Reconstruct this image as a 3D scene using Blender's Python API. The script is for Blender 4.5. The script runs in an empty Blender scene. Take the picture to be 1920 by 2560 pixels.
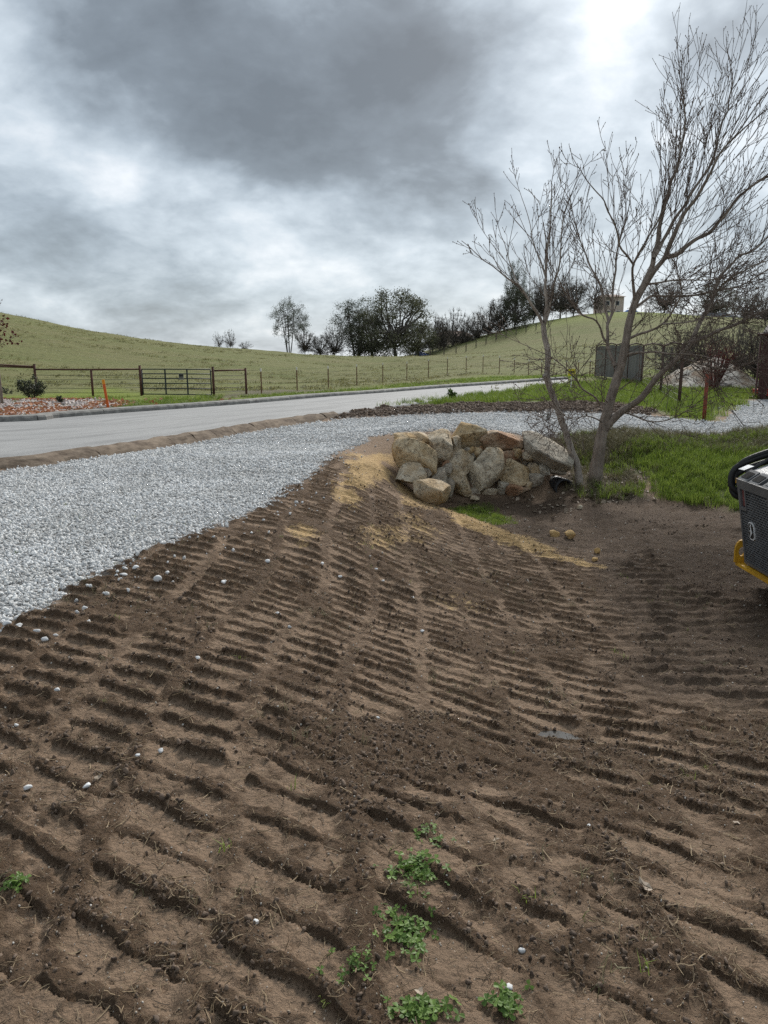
import bpy, bmesh, math, random
import numpy as np
from mathutils import Vector, Matrix, Quaternion
R = math.radians
random.seed(7); rng = np.random.default_rng(7)
scene = bpy.context.scene
col = scene.collection

# ------------------------------------------------------------------ camera
CAMZ, PITCH, F = 1.8, R(12.0), 1850.0
cam_d = bpy.data.cameras.new('camera'); cam = bpy.data.objects.new('camera', cam_d); col.objects.link(cam)
cam.location = (0, 0, CAMZ); cam.rotation_euler = (R(90) - PITCH, 0, 0)
cam_d.sensor_fit = 'VERTICAL'; cam_d.sensor_height = 36.0; cam_d.lens = 36.0 * F / 2560.0
cam_d.clip_start = 0.05; cam_d.clip_end = 3000
scene.camera = cam
scene.render.engine = 'CYCLES'
scene.cycles.max_bounces = 5; scene.cycles.diffuse_bounces = 3; scene.cycles.glossy_bounces = 2
scene.cycles.transparent_max_bounces = 6
scene.cycles.use_denoising = False
scene.cycles.use_adaptive_sampling = True
scene.render.film_transparent = False

# ------------------------------------------------------------------ world: overcast sky over a Nishita base
SUN_AZ, SUN_EL = R(19.0), R(36.0)          # sun behind thin cloud, ahead and to the right (azimuth from +Y towards +X)
world = bpy.data.worlds.new('World'); scene.world = world; world.use_nodes = True
wn = world.node_tree; wn.nodes.clear(); W = wn.nodes.new; WL = wn.links.new
def wmath(op, a=None, b=None, c=None, clamp=False):
    n = W('ShaderNodeMath'); n.operation = op; n.use_clamp = clamp
    for i, v in enumerate((a, b, c)):
        if v is None: continue
        if isinstance(v, (int, float)): n.inputs[i].default_value = v
        else: WL(v, n.inputs[i])
    return n.outputs[0]
tc = W('ShaderNodeTexCoord'); sep = W('ShaderNodeSeparateXYZ'); WL(tc.outputs['Generated'], sep.inputs[0])
den = wmath('MAXIMUM', wmath('ADD', wmath('ABSOLUTE', sep.outputs[2]), 0.40), 0.05)
cu = wmath('DIVIDE', sep.outputs[0], den); cv = wmath('DIVIDE', sep.outputs[1], den)
comb = W('ShaderNodeCombineXYZ'); WL(cu, comb.inputs[0]); WL(cv, comb.inputs[1])
def wnoise(scale, detail, rough, off=(0, 0, 0), dist=0.0, sc=(1, 1, 1)):
    m = W('ShaderNodeMapping'); m.inputs['Location'].default_value = off; m.inputs['Scale'].default_value = sc
    WL(comb.outputs[0], m.inputs['Vector'])
    n = W('ShaderNodeTexNoise'); n.inputs['Scale'].default_value = scale; n.inputs['Detail'].default_value = detail
    n.inputs['Roughness'].default_value = rough; n.inputs['Distortion'].default_value = dist
    WL(m.outputs[0], n.inputs['Vector']); return n.outputs['Fac']
def wdir(px, py):
    x, yv = (px - 960) / F, (1280 - py) / F
    d = np.array([x, math.cos(PITCH) + math.sin(PITCH) * yv, -math.sin(PITCH) + math.cos(PITCH) * yv]); return d / np.linalg.norm(d)
def cpl(px, py):
    d = wdir(px, py); k = abs(d[2]) + 0.40; return d[0] / k, d[1] / k
def blob(px, py, rx, ry):
    """soft cloud mass in the cloud layer's own plane, about rx by ry pixels as seen in the photograph"""
    u, v = cpl(px, py); ru = abs(cpl(px + rx, py)[0] - u); rv = abs(cpl(px, py + ry)[1] - cpl(px, py - ry)[1]) / 2
    a = wmath('DIVIDE', wmath('SUBTRACT', cuw, u), ru); b = wmath('DIVIDE', wmath('SUBTRACT', cvw, v), rv)
    r2 = wmath('ADD', wmath('MULTIPLY', a, a), wmath('MULTIPLY', b, b))
    return wmath('EXPONENT', wmath('MULTIPLY', r2, -1.0))
big = wnoise(1.1, 4, 0.5, (3.1, 1.7, 0), .4)
mid = wnoise(3.2, 7, 0.56, (9.2, 4.4, 0), .3)
fine = wnoise(9.0, 6, 0.58, (1.2, 7.4, 0), .15)
def cen(v, k): return wmath('MULTIPLY', wmath('SUBTRACT', v, .5), k)
cuw = wmath('ADD', cu, cen(wnoise(3.5, 4, .55, (5.5, 2.2, 0)), .34)); cvw = wmath('ADD', cv, cen(wnoise(3.5, 4, .55, (15.5, 8.2, 0)), .34))
dens = wmath('ADD', wmath('ADD', wmath('ADD', cen(big, .42), .51), cen(mid, .86)), cen(fine, .40))
# cloud masses: (px, py, rx, ry, weight)   +: thick dark cloud   -: thin bright cloud
for (bx_, by_, rx_, ry_, wt) in [
        (380, 60, 330, 170, .30), (700, 230, 330, 190, .32), (900, 380, 300, 150, .36), (1050, 120, 260, 160, .16),
        (90, 560, 260, 160, .16), (250, 780, 420, 90, .18), (40, 40, 130, 120, -.10),
        (1560, 10, 150, 120, -.20), (1380, 330, 190, 260, -.17), (380, 500, 330, 90, -.17), (1050, 690, 420, 90, -.16),
        (650, 620, 300, 100, -.05), (1830, 130, 170, 160, .14), (1100, 560, 260, 90, .08), (760, 520, 260, 60, -.10)]:
    dens = wmath('ADD', dens, wmath('MULTIPLY', blob(bx_, by_, rx_, ry_), wt))
low = wmath('MULTIPLY', wmath('POWER', wmath('SUBTRACT', 1.0, wmath('MULTIPLY', wmath('ABSOLUTE', sep.outputs[2]), 9.0), clamp=True), 2.0), -.20)
dens = wmath('ADD', dens, low)
ramp = W('ShaderNodeValToRGB'); WL(dens, ramp.inputs[0]); cr = ramp.color_ramp; cr.interpolation = 'LINEAR'
stops = ((0.04, (.40, .40, .40)), (0.22, (.318, .334, .349)), (0.40, (.224, .252, .276)), (0.58, (.147, .171, .193)), (0.78, (.083, .097, .110)), (1.0, (.056, .065, .073)))
while len(cr.elements) < len(stops): cr.elements.new(.5)
for i, (p, c) in enumerate(stops): cr.elements[i].position = p; cr.elements[i].color = (*c, 1)
# the veiled sun brightens the cloud round it
sd = np.array([math.sin(SUN_AZ) * math.cos(SUN_EL), math.cos(SUN_AZ) * math.cos(SUN_EL), math.sin(SUN_EL)])
dot = W('ShaderNodeVectorMath'); dot.operation = 'DOT_PRODUCT'; WL(tc.outputs['Generated'], dot.inputs[0]); dot.inputs[1].default_value = sd
dd = wmath('MAXIMUM', dot.outputs['Value'], 0.0)
glow = wmath('ADD', wmath('MULTIPLY', wmath('POWER', dd, 110.0), 2.0), wmath('MULTIPLY', wmath('POWER', dd, 9.0), .20))
thin = wmath('SUBTRACT', 1.15, dens, clamp=True)
glow = wmath('ADD', 1.0, wmath('MULTIPLY', glow, thin))
vm = W('ShaderNodeVectorMath'); vm.operation = 'SCALE'; WL(ramp.outputs[0], vm.inputs[0]); WL(wmath('MULTIPLY', glow, 10.0), vm.inputs['Scale'])
sky = W('ShaderNodeTexSky'); sky.sky_type = 'NISHITA'; sky.sun_disc = False
sky.sun_elevation = SUN_EL; sky.sun_rotation = SUN_AZ
mixw = W('ShaderNodeMixRGB'); mixw.inputs[0].default_value = 0.96
WL(sky.outputs[0], mixw.inputs[1]); WL(vm.outputs[0], mixw.inputs[2])
bg = W('ShaderNodeBackground'); bg.inputs['Strength'].default_value = 0.1; WL(mixw.outputs[0], bg.inputs[0])
wo = W('ShaderNodeOutputWorld'); WL(bg.outputs[0], wo.inputs[0])

sun_d = bpy.data.lights.new('sun', 'SUN'); sun_d.energy = 1.5; sun_d.angle = R(14); sun_d.color = (1, .96, .9)
sun = bpy.data.objects.new('sun', sun_d); col.objects.link(sun)
sun.rotation_euler = Vector((-sd[0], -sd[1], -sd[2])).to_track_quat('-Z', 'Y').to_euler(); sun.location = (0, 0, 30)

vs = scene.view_settings; vs.view_transform = 'Standard'; vs.look = 'None'; vs.exposure = 1.46; vs.gamma = 1.0; vs.use_curve_mapping = False

# ------------------------------------------------------------------ helpers
def cray(px, py):
    x, yv = (px - 960) / F, (1280 - py) / F
    return np.array([x, math.cos(PITCH) + math.sin(PITCH) * yv, -math.sin(PITCH) + math.cos(PITCH) * yv])
def at_y(px, py, Y):
    d = cray(px, py); t = Y / d[1]; return np.array([d[0] * t, Y, CAMZ + d[2] * t])
def at_z(px, py, z):
    d = cray(px, py); t = (z - CAMZ) / d[2]; return np.array([d[0] * t, d[1] * t, z])
def m_per_px(Y): return Y / F / 0.99

def smooth(a, b, x): t = np.clip((x - a) / (b - a), 0, 1); return t * t * (3 - 2 * t)

_perm = np.random.default_rng(11).integers(0, 2**31, 4096)
def _h(ix, iy, iz, s):
    h = (ix.astype(np.int64) * 374761393 + iy.astype(np.int64) * 668265263 + iz.astype(np.int64) * 2147483647 * 3 + s * 974634777) & 0x7fffffff
    h = ((h ^ (h >> 13)) * 1274126177) & 0x7fffffff
    return ((h ^ (h >> 16)) & 0xffff) / 65535.0
def vn2(x, y, s=0):
    ix, iy = np.floor(x), np.floor(y); fx, fy = x - ix, y - iy
    fx = fx * fx * fx * (fx * (fx * 6 - 15) + 10); fy = fy * fy * fy * (fy * (fy * 6 - 15) + 10); z = np.zeros_like(ix)
    a = _h(ix, iy, z, s); b = _h(ix + 1, iy, z, s); c = _h(ix, iy + 1, z, s); d = _h(ix + 1, iy + 1, z, s)
    return (a + (b - a) * fx) * (1 - fy) + (c + (d - c) * fx) * fy
def fbm2(x, y, octv=4, s=0, g=.5):
    v = 0; a = 1; t = 0
    for i in range(octv):
        v = v + a * vn2(x * 2**i + 17.3 * i, y * 2**i - 9.1 * i, s + i); t += a; a *= g
    return v / t
def vn3(p, s=0):
    i = np.floor(p); f = p - i; f = f * f * (3 - 2 * f); o = 0
    for dx in (0, 1):
        for dy in (0, 1):
            for dz in (0, 1):
                w = (f[:, 0] if dx else 1 - f[:, 0]) * (f[:, 1] if dy else 1 - f[:, 1]) * (f[:, 2] if dz else 1 - f[:, 2])
                o = o + w * _h(i[:, 0] + dx, i[:, 1] + dy, i[:, 2] + dz, s)
    return o
def fbm3(p, octv=4, s=0, g=.5):
    v = 0; a = 1; t = 0
    for i in range(octv): v = v + a * vn3(p * 2**i + 7.7 * i, s + i); t += a; a *= g
    return v / t

def link(o, parent=None):
    col.objects.link(o)
    if parent is not None: o.parent = parent
    return o
def tag(o, label, cat, group=None):
    o['label'] = label; o['category'] = cat
    if group: o['group'] = group
    return o
def kind(o, k): o['kind'] = k; return o
def empty(name, loc, label, cat, group=None, rz=0):
    o = bpy.data.objects.new(name, None); o.empty_display_size = .2; col.objects.link(o)
    o.location = loc; o.rotation_euler = (0, 0, rz); tag(o, label, cat, group); return o
def mesh_np(name, V, faces, mat, parent=None, smooth_=False, loc=None, attrs=None):
    """V (n,3) array; faces: (m,3|4) int array or list"""
    me = bpy.data.meshes.new(name); V = np.asarray(V, dtype=np.float32)
    if isinstance(faces, np.ndarray):
        k = faces.shape[1]; m = faces.shape[0]
        me.vertices.add(len(V)); me.vertices.foreach_set('co', V.ravel())
        me.loops.add(m * k); me.loops.foreach_set('vertex_index', faces.astype(np.int32).ravel())
        me.polygons.add(m); me.polygons.foreach_set('loop_start', np.arange(0, m * k, k, dtype=np.int32))
        try: me.polygons.foreach_set('loop_total', np.full(m, k, dtype=np.int32))
        except Exception: pass
        me.update(calc_edges=True); me.validate()
    else:
        me.from_pydata([tuple(v) for v in V], [], [tuple(f) for f in faces]); me.update()
    if smooth_: me.polygons.foreach_set('use_smooth', np.ones(len(me.polygons), dtype=bool))
    if attrs:
        for k, a in attrs.items():
            at = me.attributes.new(k, 'FLOAT', 'POINT'); at.data.foreach_set('value', np.asarray(a, dtype=np.float32))
    if mat is not None: me.materials.append(mat)
    o = bpy.data.objects.new(name, me); link(o, parent)
    if loc is not None: o.location = loc
    return o

class MB:
    """collects simple solids into one mesh"""
    def __init__(s): s.v = []; s.f = []
    def add(s, v, f):
        n = len(s.v); s.v += [tuple(p) for p in v]; s.f += [tuple(i + n for i in q) for q in f]; return s
    def box(s, x0, x1, y0, y1, z0, z1, M=None):
        v = [(x, y, z) for z in (z0, z1) for y in (y0, y1) for x in (x0, x1)]
        if M is not None: v = [M @ Vector(p) for p in v]
        return s.add(v, [(0, 2, 3, 1), (4, 5, 7, 6), (0, 1, 5, 4), (2, 6, 7, 3), (0, 4, 6, 2), (1, 3, 7, 5)])
    def tube(s, pts, rad, n=8, cap=True):
        pts = [Vector(p) for p in pts]; m = len(pts)
        if not hasattr(rad, '__len__'): rad = [rad] * m
        base = len(s.v); up = None
        for i, p in enumerate(pts):
            t = (pts[min(i + 1, m - 1)] - pts[max(i - 1, 0)]); t = t.normalized() if t.length > 1e-9 else Vector((0, 0, 1))
            if up is None: up = t.orthogonal().normalized()
            else:
                up = up - t * up.dot(t); up = up.normalized() if up.length > 1e-6 else t.orthogonal().normalized()
            b = t.cross(up)
            for k in range(n):
                a = 2 * math.pi * k / n; s.v.append(tuple(p + (up * math.cos(a) + b * math.sin(a)) * rad[i]))
        for i in range(m - 1):
            for k in range(n):
                a = base + i * n + k; b_ = base + i * n + (k + 1) % n; s.f.append((a, b_, b_ + n, a + n))
        if cap and n > 2:
            s.f.append(tuple(base + k for k in reversed(range(n)))); s.f.append(tuple(base + (m - 1) * n + k for k in range(n)))
        return s
    def prism(s, poly, h0, h1, axis='z', M=None):
        n = len(poly)
        def pt(a, b, h): return (a, b, h) if axis == 'z' else ((h, a, b) if axis == 'x' else (a, h, b))
        v = [pt(a, b, h0) for a, b in poly] + [pt(a, b, h1) for a, b in poly]
        if M is not None: v = [M @ Vector(p) for p in v]
        return s.add(v, [tuple(reversed(range(n))), tuple(range(n, 2 * n))] + [(i, (i + 1) % n, (i + 1) % n + n, i + n) for i in range(n)])
    def build(s, name, mat, parent=None, smooth_=False, loc=None, bevel=0):
        me = bpy.data.meshes.new(name); me.from_pydata(s.v, [], s.f); me.update()
        if bevel:
            bm = bmesh.new(); bm.from_mesh(me); bmesh.ops.bevel(bm, geom=bm.edges[:], offset=bevel, segments=1, affect='EDGES', clamp_overlap=True); bm.to_mesh(me); bm.free()
        if smooth_: me.polygons.foreach_set('use_smooth', np.ones(len(me.polygons), dtype=bool))
        if mat is not None: me.materials.append(mat)
        o = bpy.data.objects.new(name, me); link(o, parent)
        if loc is not None: o.location = loc
        return o

# ------------------------------------------------------------------ materials
def newmat(name):
    m = bpy.data.materials.new(name); m.use_nodes = True; nt = m.node_tree
    b = nt.nodes['Principled BSDF']; return m, nt, b
def N(nt, t, **kw):
    n = nt.nodes.new(t)
    for k, v in kw.items(): setattr(n, k, v)
    return n
def noise_n(nt, scale, detail=4, rough=.55, coord='Object', vec=None, sc=None):
    t = N(nt, 'ShaderNodeTexNoise'); t.inputs['Scale'].default_value = scale; t.inputs['Detail'].default_value = detail; t.inputs['Roughness'].default_value = rough
    if vec is None:
        tcn = N(nt, 'ShaderNodeTexCoord'); vec = tcn.outputs[coord]
    if sc is not None:
        mp = N(nt, 'ShaderNodeMapping'); mp.inputs['Scale'].default_value = sc; nt.links.new(vec, mp.inputs[0]); vec = mp.outputs[0]
    nt.links.new(vec, t.inputs['Vector']); return t.outputs['Fac']
def ramp_n(nt, fac, stops):
    r = N(nt, 'ShaderNodeValToRGB'); nt.links.new(fac, r.inputs[0]); e = r.color_ramp.elements
    while len(e) < len(stops): e.new(.5)
    for i, (p, c) in enumerate(stops): e[i].position = p; e[i].color = (*c, 1) if len(c) == 3 else c
    return r.outputs[0]
def mix_n(nt, fac, a, b, mode='MIX'):
    m = N(nt, 'ShaderNodeMixRGB', blend_type=mode)
    for i, v in ((0, fac), (1, a), (2, b)):
        if isinstance(v, (int, float)): m.inputs[i].default_value = v
        elif isinstance(v, tuple): m.inputs[i].default_value = (*v, 1)
        else: nt.links.new(v, m.inputs[i])
    return m.outputs[0]
def math_n(nt, op, a, b=None, clamp=False):
    m = N(nt, 'ShaderNodeMath', operation=op, use_clamp=clamp)
    for i, v in ((0, a), (1, b)):
        if v is None: continue
        if isinstance(v, (int, float)): m.inputs[i].default_value = v
        else: nt.links.new(v, m.inputs[i])
    return m.outputs[0]
def bump_n(nt, b, h, dist, strength=1.0):
    n = N(nt, 'ShaderNodeBump'); n.inputs['Distance'].default_value = dist; n.inputs['Strength'].default_value = strength
    nt.links.new(h, n.inputs['Height']); nt.links.new(n.outputs[0], b.inputs['Normal'])
def attr_n(nt, name):
    a = N(nt, 'ShaderNodeAttribute'); a.attribute_name = name; return a.outputs['Fac']
def simple(name, c1, c2, scale=6, rough=.8, bump=0, metallic=0, vary=0.0, spec=.3, coord='Object', detail=5, sc=None):
    """two-tone noise material; vary: per-object brightness variation"""
    m, nt, b = newmat(name)
    f = noise_n(nt, scale, detail, .6, coord, sc=sc)
    c = ramp_n(nt, f, ((.32, c1), (.68, c2)))
    if vary:
        oi = N(nt, 'ShaderNodeObjectInfo'); v = math_n(nt, 'ADD', math_n(nt, 'MULTIPLY', oi.outputs['Random'], vary), 1 - vary / 2)
        vmn = N(nt, 'ShaderNodeVectorMath', operation='SCALE'); nt.links.new(c, vmn.inputs[0]); nt.links.new(v, vmn.inputs['Scale']); c = vmn.outputs[0]
    nt.links.new(c, b.inputs['Base Color']); b.inputs['Roughness'].default_value = rough; b.inputs['Metallic'].default_value = metallic
    b.inputs['Specular IOR Level'].default_value = spec
    if bump: bump_n(nt, b, f, bump)
    return m
# ------------------------------------------------------------------ terrain heights
class TPS:
    def __init__(s, P, z, lam=1e-3):
        P = np.array(P, float); z = np.array(z, float); n = len(P); s.c = P.mean(0); s.k = np.abs(P - s.c).max(); Q = (P - s.c) / s.k; s.Q = Q
        d = np.linalg.norm(Q[:, None] - Q[None], axis=2); K = np.where(d > 0, d * d * np.log(d + 1e-12), 0) + lam * np.eye(n)
        A = np.zeros((n + 3, n + 3)); A[:n, :n] = K; A[:n, n] = 1; A[:n, n + 1:] = Q; A[n, :n] = 1; A[n + 1:, :n] = Q.T
        s.w = np.linalg.solve(A, np.concatenate([z, np.zeros(3)]))
    def __call__(s, x, y):
        sh = np.shape(x); X = np.stack([np.ravel(x), np.ravel(y)], 1); X = (X - s.c) / s.k; out = np.empty(len(X))
        for i in range(0, len(X), 40000):
            q = X[i:i + 40000]; d2 = ((q[:, None] - s.Q[None])**2).sum(2)
            out[i:i + 40000] = (0.5 * d2 * np.log(d2 + 1e-20)) @ s.w[:-3] + s.w[-3] + q @ s.w[-2:]
        return out.reshape(sh)
near_px = [  # (px, py, z)
    # gravel terrace and its edge
    (0, 1560, .02), (250, 1440, .01), (450, 1350, 0), (640, 1290, -.01), (740, 1220, -.02), (830, 1160, -.02), (920, 1115, -.03),
    (0, 1400, 0), (0, 1250, -.02), (300, 1250, 0), (500, 1200, 0), (700, 1130, -.02), (900, 1075, -.03), (1040, 1070, -.03), (1200, 1068, -.03), (1330, 1075, -.05),
    (0, 1170, -.05), (300, 1130, -.05), (640, 1075, -.05), (820, 1045, -.04),
    (1000, 1030, -.02), (1250, 1025, 0), (1500, 1032, 0), (1700, 1045, .0), (1900, 1040, .02), (1500, 1075, -.06), (1700, 1085, -.08), (1900, 1075, -.02),
    (1000, 990, .06), (1200, 985, .06), (1400, 985, .06), (1650, 1000, .04),
    (0, 1100, -.04), (400, 1070, -.04), (700, 1040, -.04), (0, 1050, -.02), (400, 1030, 0),
    # bank face
    (960, 1300, -.36), (1080, 1290, -.72), (860, 1230, -.10), (980, 1200, -.40), (1040, 1240, -.72),
    (900, 1500, -.36), (700, 1500, -.17), (500, 1500, -.05), (900, 1700, -.20), (1200, 1700, -.45), (1200, 1500, -.66), (1200, 1380, -.80), (700, 1700, -.06), (400, 1700, 0), (800, 1350, -.13),
    # toe and floor
    (1125, 1275, -1.0), (1200, 1300, -1.0), (1330, 1345, -1.0), (1490, 1405, -.95), (1540, 1500, -.88), (1500, 1650, -.70), (1400, 1830, -.44),
    (1230, 1262, -1.0), (1380, 1255, -.98), (1560, 1285, -.98), (1700, 1285, -.98), (1840, 1310, -.95), (1700, 1400, -.95), (1900, 1500, -.88), (1700, 1600, -.80), (1880, 1700, -.66), (1650, 1800, -.50), (1900, 1950, -.38),
    # right bank with grass and the trees
    (1480, 1190, -.62), (1440, 1175, -.60), (1560, 1160, -.50), (1650, 1180, -.55), (1800, 1190, -.55), (1560, 1110, -.16), (1700, 1120, -.25), (1860, 1110, -.2),
    # foreground
    (1500, 2100, -.10), (960, 2100, .0), (300, 2100, .04), (960, 2560, .08), (1900, 2560, -.02), (0, 2560, .09), (0, 1800, .04), (1300, 1950, -.22)]
near_w = [(-8, 1, .06), (-8, 6, .02), (-10, 10, -.02), (0, -4, .15), (-6, -4, .1), (6, -4, .0), (5, 1, -.2), (7, 4, -.5), (7, 8, -.85), (9, 11, -.85), (9, 14.5, -.55), (9, 17.5, -.05),
          (13, 14, -.3), (14, 8, -.5), (13, 18, .05), (16, 22, .1), (14, 3, -.3), (-14, 4, 0), (-14, 14, -.04), (-16, 20, -.02), (-8, 26, .02), (0, 31, .08), (8, 31, .06), (16, 30, .1), (-14, 28, .0), (12, 26, .04)]
npts = [at_z(*p) for p in near_px] + [np.array(p, float) for p in near_w]
# wall: ground drops between its back and its foot
for bx0, by0, tx, ty in [(.95, 13.75, .6, 14.75), (1.9, 14.05, 1.7, 15.0), (3.0, 14.3, 2.9, 15.2), (.35, 13.1, -.25, 13.6)]:
    npts.append(np.array([tx, ty, -.12])); npts.append(np.array([bx0, by0, -.98 if bx0 > .5 else -.66]))
_near = TPS([p[:2] for p in npts], [p[2] for p in npts], 2e-5)

far_py = [  # crest and slopes (px, py, Y)
    (-500, 700, 105), (-250, 735, 112), (0, 777, 120), (100, 801, 123), (200, 823, 127), (300, 841, 131), (400, 856, 136), (500, 866, 141), (640, 875, 148), (750, 886, 148), (850, 900, 145), (930, 908, 150),
    (0, 880, 70), (300, 905, 72), (640, 915, 75), (900, 920, 80), (0, 930, 52), (300, 950, 50), (600, 955, 55), (850, 950, 62), (1000, 925, 85), (1050, 900, 140), (1040, 893, 165), (985, 905, 160),
    (1120, 880, 165), (1200, 850, 175), (1300, 815, 190), (1400, 797, 200), (1500, 785, 210), (1600, 788, 212), (1700, 793, 210), (1800, 800, 205), (1920, 805, 200), (2200, 800, 190), (2600, 790, 170),
    (1200, 900, 100), (1400, 870, 110), (1600, 860, 115), (1800, 850, 120), (2100, 850, 120), (1200, 930, 65), (1400, 935, 62), (1600, 920, 62), (1850, 905, 62), (2200, 890, 62)]
far_w = [(-40, 165, 1.5), (-80, 190, 3), (-110, 170, 6), (0, 260, -4), (-60, 300, -6), (60, 330, 2), (120, 300, 8), (160, 260, 10), (-160, 120, 14), (-170, 250, 3), (200, 120, 8), (220, 320, 4), (0, 420, -10), (-200, 400, -10), (200, 420, -4),
         (20, 230, 1), (-15, 185, -1), (-10, 205, -2),
         (-60, 30, .5), (-100, 10, 1), (60, 20, .6), (100, 10, 1), (-40, 5, .1), (40, 5, .1), (0, -60, 0), (-80, -60, 1), (80, -60, 1), (-25, 30, .0), (0, 30, .06), (20, 30, .1), (-10, 40, .0), (10, 42, .1), (25, 40, .4), (-30, 40, .1), (-18, 20, 0), (18, 18, .05), (0, 10, 0), (36, 34, .5),
         (0, 50, .05), (-12, 48, -.05), (14, 50, .3)]
fpts = [at_y(*p) for p in far_py] + [np.array(p, float) for p in far_w]
_far = TPS([p[:2] for p in fpts], [p[2] for p in fpts], 1e-5)

def H0(x, y):
    x = np.asarray(x, float); y = np.asarray(y, float)
    w = smooth(15, 21, np.hypot((x - 0) * .8, (y - 11)))
    out = np.where(w < 1, _near(x, y), 0) * (1 - w) + _far(x, y) * w
    return out
def ground(px, py, zoff=0.0, ymin=.8, ymax=420):
    d = cray(px, py); Y = np.geomspace(ymin, ymax, 1500); t = Y / d[1]
    z = CAMZ + d[2] * t; h = H0(d[0] * t, Y) + zoff; k = np.argmax(z < h)
    if not (z < h).any(): return at_z(px, py, 0)
    if k == 0: return np.array([d[0] * t[0], Y[0], h[0]])
    a = (z[k - 1] - h[k - 1]) / ((z[k - 1] - h[k - 1]) - (z[k] - h[k])); Yk = Y[k - 1] + a * (Y[k] - Y[k - 1]); tt = Yk / d[1]
    return np.array([d[0] * tt, Yk, CAMZ + d[2] * tt])
def G(pts): return [tuple(ground(*p)[:2]) for p in pts]
def hz(x, y): return float(H0(np.array([x]), np.array([y]))[0])

def poly_sd(x, y, poly):
    """signed distance to polygon, positive inside"""
    P = np.array(poly); x = np.ravel(x); y = np.ravel(y); d = np.full(len(x), 1e9); ins = np.zeros(len(x), bool)
    for i in range(len(P)):
        a, b = P[i], P[(i + 1) % len(P)]; e = b - a; L = (e * e).sum() + 1e-12
        t = np.clip(((x - a[0]) * e[0] + (y - a[1]) * e[1]) / L, 0, 1)
        d = np.minimum(d, np.hypot(x - a[0] - t * e[0], y - a[1] - t * e[1]))
        c = ((a[1] > y) != (b[1] > y)) & (x < (b[0] - a[0]) * (y - a[1]) / (b[1] - a[1] + 1e-12) + a[0]); ins ^= c
    return np.where(ins, d, -d)
def line_d(x, y, pts):
    P = np.array(pts); x = np.ravel(x); y = np.ravel(y); d = np.full(len(x), 1e9)
    for a, b in zip(P[:-1], P[1:]):
        e = b - a; L = (e * e).sum() + 1e-12; t = np.clip(((x - a[0]) * e[0] + (y - a[1]) * e[1]) / L, 0, 1)
        d = np.minimum(d, np.hypot(x - a[0] - t * e[0], y - a[1] - t * e[1]))
    return d

# ------------------------------------------------------------------ regions on the ground (plan view)
kerb_near = [(-14.5, 8.3), (-10.5, 9.9)] + G([(0, 1172), (150, 1153), (300, 1132), (470, 1105), (640, 1074), (740, 1058), (830, 1045)]) + G([(1000, 1018), (1200, 990), (1330, 971), (1420, 962)])
kerb_far = [(-27, 14.6)] + [(-18.5, 17.2)] + [tuple(at_z(px, py, .06)[:2]) for px, py in ((0, 1056), (150, 1045), (300, 1033), (470, 1021), (640, 1008), (800, 994), (950, 984), (1100, 973), (1230, 965), (1330, 960), (1420, 956.5))]
GRAVEL = G([(0, 1562), (120, 1508), (250, 1440), (350, 1388), (450, 1350), (560, 1312), (640, 1282), (700, 1238), (760, 1198), (815, 1160), (850, 1125), (930, 1092), (1000, 1082), (1120, 1078), (1250, 1082), (1420, 1092), (1560, 1078), (1700, 1086), (1800, 1088), (1925, 1072)]) \
    + [(15, 19), (17, 33)] + G([(1925, 996), (1892, 998), (1862, 1010), (1838, 1020), (1822, 1040), (1815, 1056), (1757, 1053), (1680, 1044), (1600, 1036), (1400, 1032), (1200, 1031), (1000, 1040), (850, 1048), (740, 1062), (640, 1079), (470, 1109), (300, 1136), (150, 1158), (0, 1178)]) \
    + [(-10.4, 9.7), (-14.5, 8.1), (-16, 2), (-4.6, 1.2), (-3.1, 3.6)]
MUD = G([(800, 1052), (850, 1040), (930, 1026), (1050, 1018), (1200, 1012), (1400, 1008), (1560, 1012), (1660, 1032), (1640, 1041), (1400, 1034), (1200, 1034), (1000, 1042), (860, 1050)])
BANKGRASS = G([(1560, 1085), (1700, 1090), (1800, 1092), (1925, 1078)]) + [(11, 18), (11, 13.2)] + G([(1850, 1285), (1760, 1272), (1640, 1255), (1600, 1200), (1560, 1150), (1540, 1110)])
TREEBED = G([(1390, 1085), (1540, 1085), (1600, 1130), (1640, 1255), (1500, 1268), (1395, 1232), (1405, 1170)])
WALLGRASS = G([(1150, 1258), (1230, 1268), (1290, 1312), (1240, 1318), (1180, 1300), (1130, 1280)])
YELLOW = [(G([(940, 1120), (990, 1150), (985, 1240), (900, 1290), (840, 1250), (800, 1200), (840, 1150)]), 1.0), (G([(1090, 1258), (1200, 1300), (1330, 1350), (1495, 1400), (1500, 1425), (1400, 1415), (1250, 1370), (1120, 1310)]), .95),
          (G([(735, 1300), (790, 1300), (770, 1410), (730, 1400)]), .8), (G([(1080, 1480), (1260, 1480), (1230, 1540), (1080, 1520)]), .45), (G([(900, 1290), (1060, 1260), (1120, 1340), (960, 1400), (860, 1360)]), .62), (G([(980, 1150), (1060, 1250), (1120, 1290), (1040, 1300), (950, 1240)]), .75)]
FLOOR = G([(1125, 1255), (1400, 1232), (1600, 1240), (1850, 1262)]) + [(11, 14.5), (11, 6), (7, 3.5)] + G([(1900, 1800), (1600, 1750), (1540, 1560), (1500, 1420), (1330, 1355)])
VERGE = G([(870, 1032), (1000, 1010), (1200, 985), (1330, 966), (1420, 958)]) + [(22, 50), (26, 40)] + G([(1880, 1000), (1822, 1050), (1757, 1060), (1660, 1045), (1590, 1022), (1400, 1006), (1200, 1010), (1050, 1016), (930, 1024)])

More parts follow.
